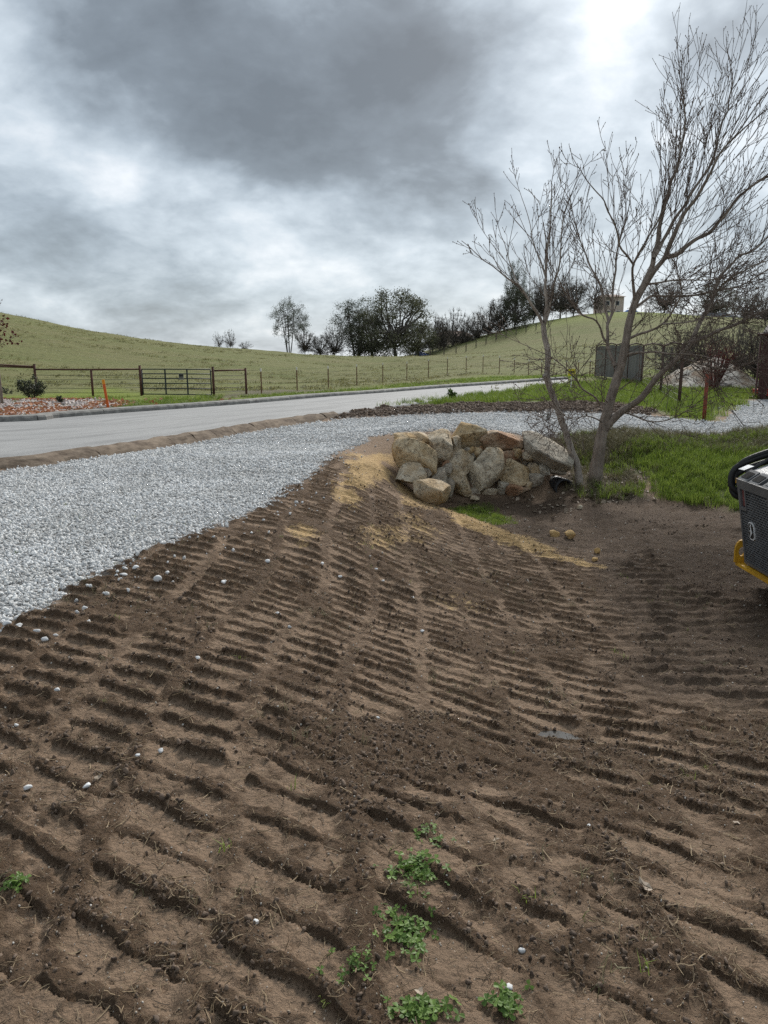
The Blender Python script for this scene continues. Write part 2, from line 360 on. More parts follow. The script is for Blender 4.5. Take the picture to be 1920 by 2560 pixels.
def lugs(x, y):
    """track prints on the dirt: returns height, roughness of the soil"""
    near = 1 - smooth(2.0, 3.8, y)
    wx = x + .05 * (fbm2(x * 4.5, y * 4.5, 3, 31) - .5) + .03 * (fbm2(x * 17, y * 17, 2, 32) - .5); wy = y + (.03 + .05 * near) * (fbm2(x * 3.0, y * 3.0, 3, 33) - .5) + .040 * (fbm2(x * 14, y * 14, 3, 34) - .5)
    tr = (wx + .015 * wy + .5 * (fbm2(x * .25, y * .25, 2, 40) - .5)) / (.46) + 50.2; ti = np.floor(tr); tf = tr - ti      # parallel track runs, about half a metre wide
    wob = fbm2(x * .7, y * .7, 3, 41) - .5
    ph = (wy + wx * (.80 * np.exp(-wy / 6.0) + .10)) / (.238 - .022 * smooth(3, 7, y)) + .14 * wob + .5 * (ti % 2) + .35 * _h(ti, ti * 0, ti * 0, 5)
    pi = np.floor(ph); pf = ph - pi; sg = tr * 2.2 + 7.7 * _h(pi, ti, pi * 0, 19); seg = np.floor(sg); sf = sg - seg
    sa = _h(pi, seg, pi * 0, 16); sb = _h(pi, seg + 1, pi * 0, 16); sv = sa + (sb - sa) * smooth(.5, 1, sf)      # bars swell and fade along their length
    wear = np.clip(1.6 - 1.25 * fbm2(x * .8, y * .8, 3, 44), .35, 1)
    amp = np.clip((.55 - .35 * near) + (.75 + .25 * near) * sv, 0, 1.1) * wear
    wid = .27 + .16 * sv + .22 * (fbm2(x * 7, y * 7, 3, 35) - .5)
    ridge = smooth(0, .07, pf) * (1 - smooth(wid * .6, wid + .13, pf))
    ed = np.minimum(tf, 1 - tf) + .10 * (fbm2(x * 6, y * 6, 3, 48) - .5); ridge = ridge * (.15 + .85 * smooth(.05, .15, ed))                   # bars stop at the edge of their run
    h = (.044 - .012 * near) * amp * ridge + .016 * pf * np.clip(amp * 2, 0, 1)
    en = fbm2(x * 2.3, y * 2.3, 4, 45); edge = (1 - smooth(.03, .15, ed)) * (.35 + .65 * smooth(.30, .50, en)) * np.where(ti % 2 == np.round(tf), 1.0, .55)
    rough = np.clip(ridge * np.clip(amp * 1.35, 0, 1) + .85 * edge, 0, 1)
    f1 = fbm2(x * 1.2 + 4, y * 1.2, 5, 46, .6); f2 = fbm2(x * 4.2, y * 4.2, 4, 49, .6); f3 = fbm2(x * 13, y * 13, 4, 50, .62)
    strip = np.exp(-((y - 3.3 - .25 * x) / .8)**2) * smooth(-.3, .6, x)                   # churned strip where the runs turn
    patch = smooth(.53, .69, f1 + .30 * (f2 - .5) + .14 * strip); crumbs = smooth(.47, .66, .5 * f2 + .5 * f3 + .2 * (f1 - .5))
    rough = np.clip(np.maximum(np.maximum(rough, patch * .9), crumbs * (.36 + .30 * near)), 0, 1)
    h = h * (1 - .4 * patch) + .042 * edge * en + .034 * patch * f2 + .010 * crumbs * f3
    return h, rough

def detail(x, y):
    """full near-ground height plus material masks"""
    sh = np.shape(x); x = np.ravel(x).astype(float); y = np.ravel(y).astype(float)
    z = H0(x, y); n1 = fbm2(x * 1.3, y * 1.3, 4, 1); n2 = fbm2(x * 6, y * 6, 4, 2)
    sg = poly_sd(x, y, GRAVEL); mg = smooth(-.10, .16, sg + .30 * (n2 - .5) + .22 * (n1 - .5))
    sf = poly_sd(x, y, FLOOR); mf = smooth(-.35, .35, sf + .5 * (n1 - .5))
    mgr = np.maximum(smooth(-.1, .5, poly_sd(x, y, BANKGRASS) + .9 * (n1 - .5)), smooth(0, .3, poly_sd(x, y, WALLGRASS) + .5 * (n1 - .45)))
    mv = smooth(-.2, .8, poly_sd(x, y, VERGE) + 1.4 * (n1 - .5))
    mgr = np.maximum(mgr, mv)
    mgr = np.maximum(mgr, smooth(-.6, .2, poly_sd(x, y, [(-80, 5)] + kerb_far + [(60, 60), (-80, 60)])))
    mgr = np.maximum(mgr, smooth(14.5, 16, x + 1.2 * (n1 - .5)) * (1 - mg))
    mt = smooth(-.1, .4, poly_sd(x, y, TREEBED) + .5 * (n1 - .5))
    mm = smooth(-.15, .5, poly_sd(x, y, MUD) + .5 * (n1 - .5)) * (1 - mg)
    my = np.zeros_like(x)
    for p, k in YELLOW: my = np.maximum(my, k * smooth(-.15, .35, poly_sd(x, y, p) + .9 * (n1 - .5) + .35 * (n2 - .5)))
    lh, ro = lugs(x, y)
    # floor prints: one short run of cross bars, the rest churned
    FP = G([(1560, 1395), (1640, 1380), (1790, 1690), (1590, 1700)]); fp = np.maximum(.85 * smooth(-.15, .25, poly_sd(x, y, FP) + .7 * (n1 - .5) + .3 * (n2 - .5)), .7 * smooth(.47, .6, fbm2(x * .8, y * .8, 3, 23)) * (1 - smooth(9, 11, y)))
    fph = y / .26 + .25 * (n1 - .5) + .1 * x; fpf = fph - np.floor(fph); fr = smooth(0, .12, fpf) * (1 - smooth(.42, .6, fpf)); fgap = smooth(.02, .07, np.abs(((x - .05 * y) / .36) % 1 - .5))
    on = np.clip(1 - mf - mg - mgr - mt, 0, 1)                   # graded bank with track bars
    on = on * (1 - .9 * smooth(12.6, 14.2, y))
    churn = fbm2(x * 5, y * 5, 4, 9); cl = np.abs(fbm2(x * 9, y * 9, 3, 12) - .5) * 2; cl2 = fbm2(x * 24, y * 24, 4, 14, .62); cl3 = np.abs(fbm2(x * 40, y * 40, 2, 15) - .5) * 2
    rgh = np.clip(on * ro + mf * (.62 + .9 * (n1 - .5) + .5 * (n2 - .5)) * (1 - fp * (1 - fr)) + mt * .5, 0, 1)
    zz = z + on * lh + mf * (.05 * churn + .05 * (fbm2(x * 9, y * 9, 3, 19) - .5) + .03 * (fbm2(x * 2.2, y * 2.2, 2, 20) - .5) + fp * .055 * fr * fgap) + .05 * (n1 - .5) * (1 - mg * .7)
    zz += rgh * (.030 * (1 - cl) * churn + .030 * (cl2 - .5) - .010 * (1 - cl3)) * (1 - mg)
    zz += (1 - rgh) * (.007 * (cl2 - .5) + .010 * (churn - .5)) * (1 - mg)
    cr = np.abs(fbm2(x * 5 + 9, y * 5, 4, 90, .6) - .5); zz -= .010 * (1 - smooth(0, .018, cr)) * (1 - rgh) * (1 - mg) * on
    zz += mm * (.13 * n1 + .12 * (churn - .4)) + mt * .05 * (churn - .5) + mgr * .05 * (churn - .5)
    # wet rut with the puddle
    q = ground(1385, 1838); dd_ = np.hypot((x - q[0]) * .8 + (y - q[1]) * .55, ((y - q[1]) * .9 - (x - q[0]) * .45) * 2.3); zz -= .055 * np.exp(-(dd_ / .26)**2)
    zz = zz * (1 - mg) + (z + .012 * (n2 - .5) + .02 * (n1 - .5)) * mg
    return dict(z=zz.reshape(sh), grav=mg.reshape(sh), grass=mgr.reshape(sh), tree=mt.reshape(sh), mud=mm.reshape(sh), yel=(my * (1 - mg)).reshape(sh), rough=rgh.reshape(sh), floor=mf.reshape(sh))

# ------------------------------------------------------------------ ground material
def ground_material():
    m, nt, b = newmat('soil'); L = nt.links.new
    tcn = N(nt, 'ShaderNodeTexCoord'); P = tcn.outputs['Object']
    nA = noise_n(nt, 3.0, 6, .6, vec=P); nB = noise_n(nt, 28, 6, .65, vec=P); nC = noise_n(nt, 150, 6, .75, vec=P); nD = noise_n(nt, .7, 4, .6, vec=P)
    ro = attr_n(nt, 'rough'); rb = math_n(nt, 'ADD', ro, math_n(nt, 'MULTIPLY', math_n(nt, 'SUBTRACT', nB, .5), 1.1)); rb = math_n(nt, 'ADD', rb, math_n(nt, 'MULTIPLY', math_n(nt, 'SUBTRACT', nA, .5), .7))
    dry = ramp_n(nt, nC, ((.3, (.205, .138, .090)), (.7, (.370, .262, .178))))
    dry = mix_n(nt, math_n(nt, 'MULTIPLY', nA, .8, True), dry, ramp_n(nt, nB, ((.3, (.148, .098, .064)), (.7, (.335, .236, .160)))))
    dark = ramp_n(nt, nC, ((.3, (.074, .046, .028)), (.7, (.232, .154, .096))))
    fac = ramp_n(nt, rb, ((.22, (0, 0, 0)), (.62, (1, 1, 1))))
    c = mix_n(nt, fac, dry, dark)
    fl = attr_n(nt, 'floor'); c = mix_n(nt, math_n(nt, 'MULTIPLY', fl, .62), c, ramp_n(nt, nB, ((.3, (.052, .036, .026)), (.72, (.150, .108, .078)))))
    ye = math_n(nt, 'ADD', attr_n(nt, 'yel'), math_n(nt, 'MULTIPLY', math_n(nt, 'SUBTRACT', nB, .53), 1.5)); ye = math_n(nt, 'SUBTRACT', ye, math_n(nt, 'MULTIPLY', ro, .22))
    c = mix_n(nt, ramp_n(nt, ye, ((.28, (0, 0, 0)), (.62, (.95, .95, .95)))), c, ramp_n(nt, nB, ((.3, (.38, .235, .10)), (.7, (.64, .46, .235)))))
    c = mix_n(nt, attr_n(nt, 'mud'), c, ramp_n(nt, nB, ((.3, (.045, .032, .024)), (.7, (.11, .08, .06)))))
    c = mix_n(nt, attr_n(nt, 'tree'), c, ramp_n(nt, nB, ((.3, (.07, .052, .036)), (.7, (.19, .15, .11)))))
    gr = ramp_n(nt, nB, ((.3, (.055, .072, .018)), (.7, (.13, .155, .035)))); c = mix_n(nt, attr_n(nt, 'grass'), c, gr)
    vo = N(nt, 'ShaderNodeTexVoronoi'); vo.inputs['Scale'].default_value = 24; L(P, vo.inputs['Vector'])
    gv = ramp_n(nt, vo.outputs['Distance'], ((.0, (.66, .66, .655)), (.45, (.40, .40, .395)), (.75, (.10, .098, .095))))
    c = mix_n(nt, attr_n(nt, 'grav'), c, gv)
    # pale specks of grit in the soil
    v2 = N(nt, 'ShaderNodeTexVoronoi'); v2.inputs['Scale'].default_value = 34; L(P, v2.inputs['Vector'])
    sp = math_n(nt, 'MULTIPLY', math_n(nt, 'LESS_THAN', v2.outputs['Distance'], .11), math_n(nt, 'SUBTRACT', 1.0, attr_n(nt, 'grass'), True)); c = mix_n(nt, math_n(nt, 'MULTIPLY', sp, .5), c, (.5, .42, .33))
    L(c, b.inputs['Base Color']); b.inputs['Roughness'].default_value = .92; b.inputs['Specular IOR Level'].default_value = .2
    h = math_n(nt, 'ADD', math_n(nt, 'MULTIPLY', nB, .6), math_n(nt, 'MULTIPLY', nC, .4))
    h = math_n(nt, 'MULTIPLY', h, math_n(nt, 'ADD', .35, rb)); bump_n(nt, b, h, .06, 1.0)
    return m
MAT_SOIL = ground_material()

def grid_faces(nr, nc):
    i = np.arange(nr - 1)[:, None] * nc + np.arange(nc - 1)[None]; i = i.ravel()
    return np.stack([i, i + 1, i + nc + 1, i + nc], 1)
# near sheet: rows get wider apart with distance
ys = [.45]
while ys[-1] < 32: ys.append(ys[-1] + (.0031 if ys[-1] < 12 else .007) * (ys[-1] + .75))
ys = np.array(ys)
us = np.concatenate([-np.geomspace(2.2, .70, 40), np.arange(-.68, .681, .0029), np.geomspace(.70, 2.2, 40)])
YY = np.repeat(ys[:, None], len(us), 1); XX = us[None] * (YY + .55)
D = detail(XX, YY)
ZZ = D['z'] - .25 * smooth(30, 32, YY) - .25 * smooth(1.9, 2.2, np.abs(us))[None]
near_ground = mesh_np('ground', np.stack([XX.ravel(), YY.ravel(), ZZ.ravel()], 1), grid_faces(len(ys), len(us)), MAT_SOIL, smooth_=True,
                      attrs={k: D[k].ravel() for k in ('grav', 'grass', 'tree', 'mud', 'yel', 'rough', 'floor')})
kind(near_ground, 'structure')
def zn(x, y):
    """visible ground height at points (near detail)"""
    return detail(np.atleast_1d(np.asarray(x, float)), np.atleast_1d(np.asarray(y, float)))['z']

# far sheet: pasture, hills, and the land all round
def pasture_material():
    m, nt, b = newmat('pasture_grass'); P = N(nt, 'ShaderNodeTexCoord').outputs['Object']
    nA = noise_n(nt, .05, 6, .6, vec=P); nB = noise_n(nt, .45, 6, .65, vec=P, sc=(.45, 1, 1)); nC = noise_n(nt, 4, 5, .65, vec=P, sc=(.5, 1, 1)); nD = noise_n(nt, .16, 5, .6, vec=P, sc=(.35, 1, 1))
    g = ramp_n(nt, nC, ((.3, (.094, .106, .036)), (.7, (.185, .200, .078)))); dryg = ramp_n(nt, nC, ((.3, (.122, .118, .050)), (.7, (.225, .208, .100))))
    f = math_n(nt, 'ADD', math_n(nt, 'MULTIPLY', nB, .7), math_n(nt, 'MULTIPLY', nD, .7)); c = mix_n(nt, ramp_n(nt, f, ((.52, (0, 0, 0)), (.86, (1, 1, 1)))), g, dryg)
    br = ramp_n(nt, nC, ((.3, (.120, .155, .028)), (.7, (.225, .262, .058)))); c = mix_n(nt, attr_n(nt, 'lush'), c, br)
    spot = noise_n(nt, 1.1, 4, .7, vec=P, sc=(.5, 1, 1)); c = mix_n(nt, ramp_n(nt, spot, ((.66, (0, 0, 0)), (.74, (.75, .75, .75)))), c, (.075, .066, .038))
    c = mix_n(nt, attr_n(nt, 'bare'), c, ramp_n(nt, nC, ((.3, (.09, .075, .055)), (.7, (.19, .16, .125)))))
    nt.links.new(c, b.inputs['Base Color']); b.inputs['Roughness'].default_value = .95; b.inputs['Specular IOR Level'].default_value = .1
    bump_n(nt, b, math_n(nt, 'ADD', nC, math_n(nt, 'MULTIPLY', nB, 2.0)), .22, .8); return m
MAT_PASTURE = pasture_material()
yf = np.concatenate([np.linspace(-60, 16, 26), np.geomspace(17, 460, 330)])
uf = np.concatenate([-np.geomspace(3, .72, 24), np.linspace(-.7, .7, 190), np.geomspace(.72, 3, 24)])
YF = np.repeat(yf[:, None], len(uf), 1); XF = uf[None] * (np.maximum(YF, 0) + 40 * np.exp(-np.maximum(YF, 0) / 30) + .5)
XFr, YFr = XF.ravel(), YF.ravel(); ZF = H0(XFr, YFr)
far_d = np.hypot(XFr, YFr); nz = fbm2(XFr * .25, YFr * .25, 4, 70); nz2 = fbm2(XFr * .035, YFr * .035, 3, 71)
ZF = ZF + (.22 * (nz - .5)) * smooth(40, 60, YFr) + 1.0 * (nz2 - .5) * smooth(70, 110, YFr) * (1 - smooth(118, 135, YFr) * .7)
inside = smooth(0, 1.2, np.minimum(np.minimum(YFr - .4, 30.4 - YFr), 2.0 * (YFr + .5) - np.abs(XFr))); ZF = ZF - .5 * inside
near_v = smooth(-.5, 3, poly_sd(XFr, YFr, [(-30, 15), (-16.5, 19.8)] + kerb_far[2:] + [(40, 60), (60, 60), (40, 66), (16, 60)] + G([(1200, 940), (1000, 955), (800, 978), (600, 990), (400, 975), (300, 965), (0, 985)]) + [(-40, 34)]) + 3 * (nz - .5))
gate_green = np.exp(-((XFr + 9.5) / 5)**2 - ((YFr - 36) / 9)**2) * .8 * smooth(.35, .6, nz)
hill_green = .55 * smooth(1100, 1250, 960 + F * XFr / np.maximum(YFr, 1)) * smooth(165, 185, YFr)
lush = np.clip(np.maximum(np.maximum(near_v, gate_green), hill_green), 0, 1)
BAREP = [tuple(at_z(px, py, .05)[:2]) for px, py in ((540, 995), (700, 985), (860, 975), (700, 972), (560, 975))]
bare = .75 * smooth(-.3, .8, poly_sd(XFr, YFr, BAREP) + 2.2 * (nz - .5))
hill = mesh_np('pasture_hills', np.stack([XFr, YFr, ZF], 1), grid_faces(len(yf), len(uf)), MAT_PASTURE, smooth_=True, attrs=dict(lush=lush, bare=bare)); kind(hill, 'structure')

# ------------------------------------------------------------------ road and kerbs
def resample(pts, step):
    P = np.array(pts, float); out = []
    # Catmull-Rom then even spacing
    Q = np.vstack([2 * P[0] - P[1], P, 2 * P[-1] - P[-2]]); dense = []
    for i in range(1, len(Q) - 2):
        for t in np.linspace(0, 1, 24, endpoint=False):
            a, b, c, d = Q[i - 1], Q[i], Q[i + 1], Q[i + 2]
            dense.append(.5 * (2 * b + (c - a) * t + (2 * a - 5 * b + 4 * c - d) * t * t + (3 * b - a - 3 * c + d) * t**3))
    dense.append(P[-1]); dense = np.array(dense); s = np.concatenate([[0], np.cumsum(np.linalg.norm(np.diff(dense, axis=0), axis=1))])
    n = max(2, int(s[-1] / step)); q = np.linspace(0, s[-1], n + 1)
    return np.stack([np.interp(q, s, dense[:, k]) for k in range(dense.shape[1])], 1)
def road_material():
    m, nt, b = newmat('asphalt'); P = N(nt, 'ShaderNodeTexCoord').outputs['Object']
    nA = noise_n(nt, .6, 5, .6, vec=P); nB = noise_n(nt, 45, 4, .7, vec=P); al = attr_n(nt, 'across')
    st = N(nt, 'ShaderNodeCombineXYZ'); nt.links.new(math_n(nt, 'MULTIPLY', al, 7), st.inputs[0]); nt.links.new(attr_n(nt, 'along'), st.inputs[1])
    nS = noise_n(nt, 1.6, 6, .7, vec=st.outputs[0], sc=(1.6, .10, 1))
    c = ramp_n(nt, nB, ((.3, (.165, .163, .159)), (.7, (.325, .322, .313))))
    c = mix_n(nt, ramp_n(nt, nS, ((.46, (0, 0, 0)), (.62, (.8, .8, .8)))), c, (.135, .134, .132)); c = mix_n(nt, math_n(nt, 'MULTIPLY', nA, .25), c, (.46, .455, .44))
    nt.links.new(c, b.inputs['Base Color']); b.inputs['Roughness'].default_value = .8; bump_n(nt, b, nB, .006); return m
RN = resample(kerb_near, .8); RF = resample(kerb_far, .8); nR = 90
RN = resample(RN, np.linalg.norm(np.diff(RN, axis=0), axis=1).sum() / nR); RF = resample(RF, np.linalg.norm(np.diff(RF, axis=0), axis=1).sum() / nR)
k_ = min(len(RN), len(RF)); RN, RF = RN[:k_], RF[:k_]
ncr = 14; ac = np.linspace(0, 1, ncr); RX = RN[:, None] * (1 - ac)[None, :, None] + RF[:, None] * ac[None, :, None]
RZ = .07 + .05 * np.sin(np.pi * ac)[None] + np.zeros((k_, 1)); gz = H0(RX[..., 0], RX[..., 1]); RZ = np.maximum(RZ, gz * smooth(26, 40, RX[..., 1]) + .06)
RV = np.concatenate([RX, RZ[..., None]], 2).reshape(-1, 3); skirt = RV.reshape(k_, ncr, 3)[:, 0].copy(); skirt[:, 2] -= .35
Vr = np.vstack([RV, skirt]); fr_ = grid_faces(k_, ncr); i0 = np.arange(k_ - 1) * ncr; s0 = len(RV) + np.arange(k_ - 1)
fr_ = np.vstack([fr_, np.stack([i0, i0 + ncr, s0 + 1, s0], 1)])
road = mesh_np('road', Vr, fr_, road_material(), smooth_=False, attrs=dict(across=np.concatenate([np.tile(ac, k_), np.zeros(k_)]), along=np.concatenate([np.repeat(np.arange(k_) * .8, ncr), np.arange(k_) * .8]))); kind(road, 'structure')

MAT_KERB = simple('kerb_concrete', (.14, .134, .125), (.31, .30, .275), 5, .9, .02, vary=.25)
MAT_KERBD = simple('soiled_kerb', (.085, .060, .042), (.230, .178, .130), 4, .95, .03, vary=.2, sc=(1, 1, 3))
def kerb(name, line, prof, seg_lens, mat, rough=0.0, zb=None):
    """kerb run built segment by segment; prof: (offset to the left of travel, height)"""
    root = bpy.data.objects.new(name, None); col.objects.link(root); kind(root, 'structure')
    P = resample(line, .25); s = 0; i = 0
    while i < len(P) - 3:
        L = random.choice(seg_lens); j = min(len(P) - 1, i + int(L / .25)); Q = P[i:j + 1].copy(); rows = []
        for k in range(len(Q)):
            t = Q[min(k + 1, len(Q) - 1)] - Q[max(k - 1, 0)]; t = t / (np.linalg.norm(t) + 1e-9); nrm = np.array([-t[1], t[0]])
            base = zb(Q[k][0], Q[k][1]) if zb else 0
            p = Q[k] + (t * .012 if k == 0 else (-t * .012 if k == len(Q) - 1 else 0))
            rows.append([(p[0] + nrm[0] * (o + (rough * (random.random() - .5) if q else 0)), p[1] + nrm[1] * (o), base + h + (rough * .6 * (random.random() - .5) if h > -.1 else 0)) for q, (o, h) in enumerate(prof)])
        V = np.array(rows).reshape(-1, 3); n = len(prof); f = [tuple(x) for x in grid_faces(len(Q), n)] + [tuple(range(n))[::-1], tuple((len(Q) - 1) * n + q for q in range(n))]
        mesh_np('kerb_stone', V, f, mat, root); i = j
    return root
kerb('far_kerb', kerb_far, [(-.02, -.05), (.0, .10), (.04, .145), (.30, .165), (.40, .155), (.42, -.2)], [3.0, 3.0, 2.5, 3.5], MAT_KERB, .012, zb=lambda x, y: max(.06, (hz(x, y) + .05) * float(smooth(26, 40, y))) if y > 26 else .06)
nk = G([(840, 1043)]); kn = [p for p in kerb_near if p[0] < nk[0][0]] + nk
kerb('near_kerb', kn, [(-.30, -.3), (-.24, -.06), (-.14, .02), (-.05, .085), (.06, .125), (.14, .122), (.16, -.2)], [1.2, 1.6, .9, 2.0], MAT_KERBD, .05)
# ------------------------------------------------------------------ scatter machinery (stuff only)
def proto_collection(name, meshes, mat):
    c = bpy.data.collections.new(name)
    for i, me in enumerate(meshes):
        if mat is not None and not me.materials: me.materials.append(mat)
        c.objects.link(bpy.data.objects.new('%s_%02d' % (name, i), me))
    return c
def scatter(name, P, rot, scl, idx, coll):
    """one object whose points carry instances of small meshes (gravel, clods, grass)"""
    n = len(P); me = bpy.data.meshes.new(name); me.vertices.add(n); me.vertices.foreach_set('co', np.asarray(P, np.float32).ravel())
    a = me.attributes.new('rot', 'FLOAT_VECTOR', 'POINT'); a.data.foreach_set('vector', np.asarray(rot, np.float32).ravel())
    a = me.attributes.new('scl', 'FLOAT_VECTOR', 'POINT'); a.data.foreach_set('vector', np.asarray(scl, np.float32).ravel())
    a = me.attributes.new('idx', 'INT', 'POINT'); a.data.foreach_set('value', np.asarray(idx, np.int32).ravel())
    o = bpy.data.objects.new(name, me); col.objects.link(o); kind(o, 'stuff')
    ng = bpy.data.node_groups.new(name, 'GeometryNodeTree'); ng.interface.new_socket('Geometry', in_out='INPUT', socket_type='NodeSocketGeometry'); ng.interface.new_socket('Geometry', in_out='OUTPUT', socket_type='NodeSocketGeometry')
    A = ng.nodes.new; gi, go = A('NodeGroupInput'), A('NodeGroupOutput'); ins = A('GeometryNodeInstanceOnPoints'); ci = A('GeometryNodeCollectionInfo')
    ci.inputs['Collection'].default_value = coll; ci.inputs['Separate Children'].default_value = True; ci.inputs['Reset Children'].default_value = True
    def at(nm, ty):
        q = A('GeometryNodeInputNamedAttribute'); q.data_type = ty; q.inputs['Name'].default_value = nm
        return [s for s in q.outputs if s.enabled and s.name == 'Attribute'][0]
    Lk = ng.links.new; Lk(gi.outputs[0], ins.inputs['Points']); Lk(ci.outputs[0], ins.inputs['Instance']); ins.inputs['Pick Instance'].default_value = True
    Lk(at('idx', 'INT'), ins.inputs['Instance Index']); Lk(at('scl', 'FLOAT_VECTOR'), ins.inputs['Scale'])
    e = A('FunctionNodeEulerToRotation'); Lk(at('rot', 'FLOAT_VECTOR'), e.inputs[0]); Lk(e.outputs[0], ins.inputs['Rotation'])
    Lk(ins.outputs[0], go.inputs[0]); mod = o.modifiers.new('scatter', 'NODES'); mod.node_group = ng
    return o
def ico(sub):
    bm = bmesh.new(); bmesh.ops.create_icosphere(bm, subdivisions=sub, radius=1.0)
    V = np.array([v.co[:] for v in bm.verts]); f = np.array([[v.index for v in q.verts] for q in bm.faces]); bm.free(); return V, f
ICO = {k: ico(k) for k in (1, 2, 3, 4, 5)}
def rock_np(sub, seed, cuts=9, d0=.55, d1=.85, rough=.10, nsc=1.6, squash=(1, 1, 1), block=1.0):
    """stone: a ball cut by random planes, then roughened"""
    r = np.random.default_rng(seed); V, f = ICO[sub]; V = V.copy()
    if block < 1: V = np.sign(V) * np.abs(V)**block; V = V / np.abs(V).max()
    for _ in range(cuts):
        n = r.normal(size=3); n /= np.linalg.norm(n); d = r.uniform(d0, d1); k = V @ n; V -= np.clip(k - d, 0, None)[:, None] * n
    V *= (1 + rough * 2 * (fbm3(V * nsc + seed * 3.1, 4, seed % 50) - .5))[:, None]
    V /= np.abs(V).max(0); return V * np.array(squash), f
def me_np(name, V, f, smooth_=False):
    o = mesh_np(name, V, f, None, smooth_=smooth_); me = o.data; bpy.data.objects.remove(o); return me

# ------------------------------------------------------------------ crushed white gravel on the driveway
def stone_mat(name, lo, hi, bump=.003):
    m, nt, b = newmat(name); oi = N(nt, 'ShaderNodeObjectInfo'); n1 = noise_n(nt, 2.5, 4, .6)
    c = mix_n(nt, oi.outputs['Random'], lo, hi); c = mix_n(nt, 1.0, c, ramp_n(nt, n1, ((.3, (.72, .72, .72)), (.7, (1, 1, 1)))), 'MULTIPLY'); nl = noise_n(nt, 1.3, 5, .65, vec=oi.outputs['Location']); c = mix_n(nt, 1.0, c, ramp_n(nt, nl, ((.34, (.82, .81, .79)), (.58, (1, 1, 1)))), 'MULTIPLY')
    nt.links.new(c, b.inputs['Base Color']); b.inputs['Roughness'].default_value = .85; bump_n(nt, b, n1, bump); return m
MAT_GRAVEL = stone_mat('white_gravel', (.52, .52, .515), (.90, .90, .885))
gm = [me_np('gravel_stone', *rock_np(1, 100 + i, 9, .40, .75, .12, 1.4, (1, .78, .66)), smooth_=False) for i in range(8)]
gravel_coll = proto_collection('gravel_stones', gm, MAT_GRAVEL)
def sample_in(x0, x1, y0, y1, n): return rng.uniform(x0, x1, n), rng.uniform(y0, y1, n)
gx, gy = [], []
for (x0, x1, y0, y1, dens_) in [(-7.5, -1, 3.0, 7.5, 1800), (-9, 0, 7.5, 11, 1250), (-9, 1, 11, 15.5, 850), (-9, 13, 15.5, 22, 380), (-6, 14, 22, 33, 170)]:
    n = int((x1 - x0) * (y1 - y0) * dens_); a, b_ = sample_in(x0, x1, y0, y1, n)
    keep = np.abs(a) < .62 * b_ + 1.2; a, b_ = a[keep], b_[keep]
    sdv = poly_sd(a, b_, GRAVEL) + .34 * (fbm2(a * 6, b_ * 6, 4, 2) - .5) + .22 * (fbm2(a * 1.3, b_ * 1.3, 4, 1) - .5)
    pr = smooth(-.10, .12, sdv) + .022 * smooth(-.9, -.1, sdv); keep = rng.random(len(a)) < pr; gx.append(a[keep]); gy.append(b_[keep])
gx = np.concatenate(gx); gy = np.concatenate(gy); gz_ = zn(gx, gy); n = len(gx); sz = (.008 + .017 * rng.random(n)**1.5) * (1 + .035 * np.clip(gy - 8, 0, 16))
scatter('driveway_gravel', np.stack([gx, gy, gz_ + sz * .35], 1), rng.uniform(0, 6.28, (n, 3)) * np.array([.25, .25, 1]), np.stack([sz, sz, sz], 1) * rng.uniform(.8, 1.25, (n, 3)), rng.integers(0, 8, n), gravel_coll)

# ------------------------------------------------------------------ clods and crumbs on the churned soil
MAT_CLOD = stone_mat('soil_clod', (.085, .057, .039), (.245, .172, .120))
cm = [me_np('clod', *rock_np(2, 200 + i, 4, .5, .95, .75, 2.2, (1, .75, .6)), smooth_=False) for i in range(8)]
clod_coll = proto_collection('clods', cm, MAT_CLOD)
cx, cy, cs = [], [], []
for (y0, y1, dens_, s0, s1) in [(.9, 2.2, 6500, .0022, .013), (2.2, 4, 3300, .003, .016), (4, 7, 1100, .005, .019), (7, 13.5, 260, .008, .024)]:
    x1 = .62 * y1 + .8; n = int(2 * x1 * (y1 - y0) * dens_); a, b_ = sample_in(-x1, x1, y0, y1, n)
    Dm = detail(a, b_); p = (Dm['rough']**1.6) * (1 - Dm['grav'])**2 * (1 - Dm['grass']) * smooth(.30, .60, fbm2(a * 2.5, b_ * 2.5, 3, 77)) * .75 + .012 * (1 - Dm['grav'])
    k = rng.random(n) < p; cx.append(a[k]); cy.append(b_[k]); cs.append(s0 + (s1 - s0) * rng.random(k.sum())**4)
# mud mound beyond the driveway
a, b_ = sample_in(-3, 9, 17, 28, 40000); k = detail(a, b_)['mud'] > .5; cx.append(a[k]); cy.append(b_[k]); cs.append(rng.uniform(.012, .055, k.sum()))
cx = np.concatenate(cx); cy = np.concatenate(cy); cs = np.concatenate(cs); n = len(cx); cz = zn(cx, cy)
scatter('soil_clods', np.stack([cx, cy, cz + cs * .2], 1), rng.uniform(0, 6.28, (n, 3)), cs[:, None] * rng.uniform(.7, 1.3, (n, 3)), rng.integers(0, 8, n), clod_coll)

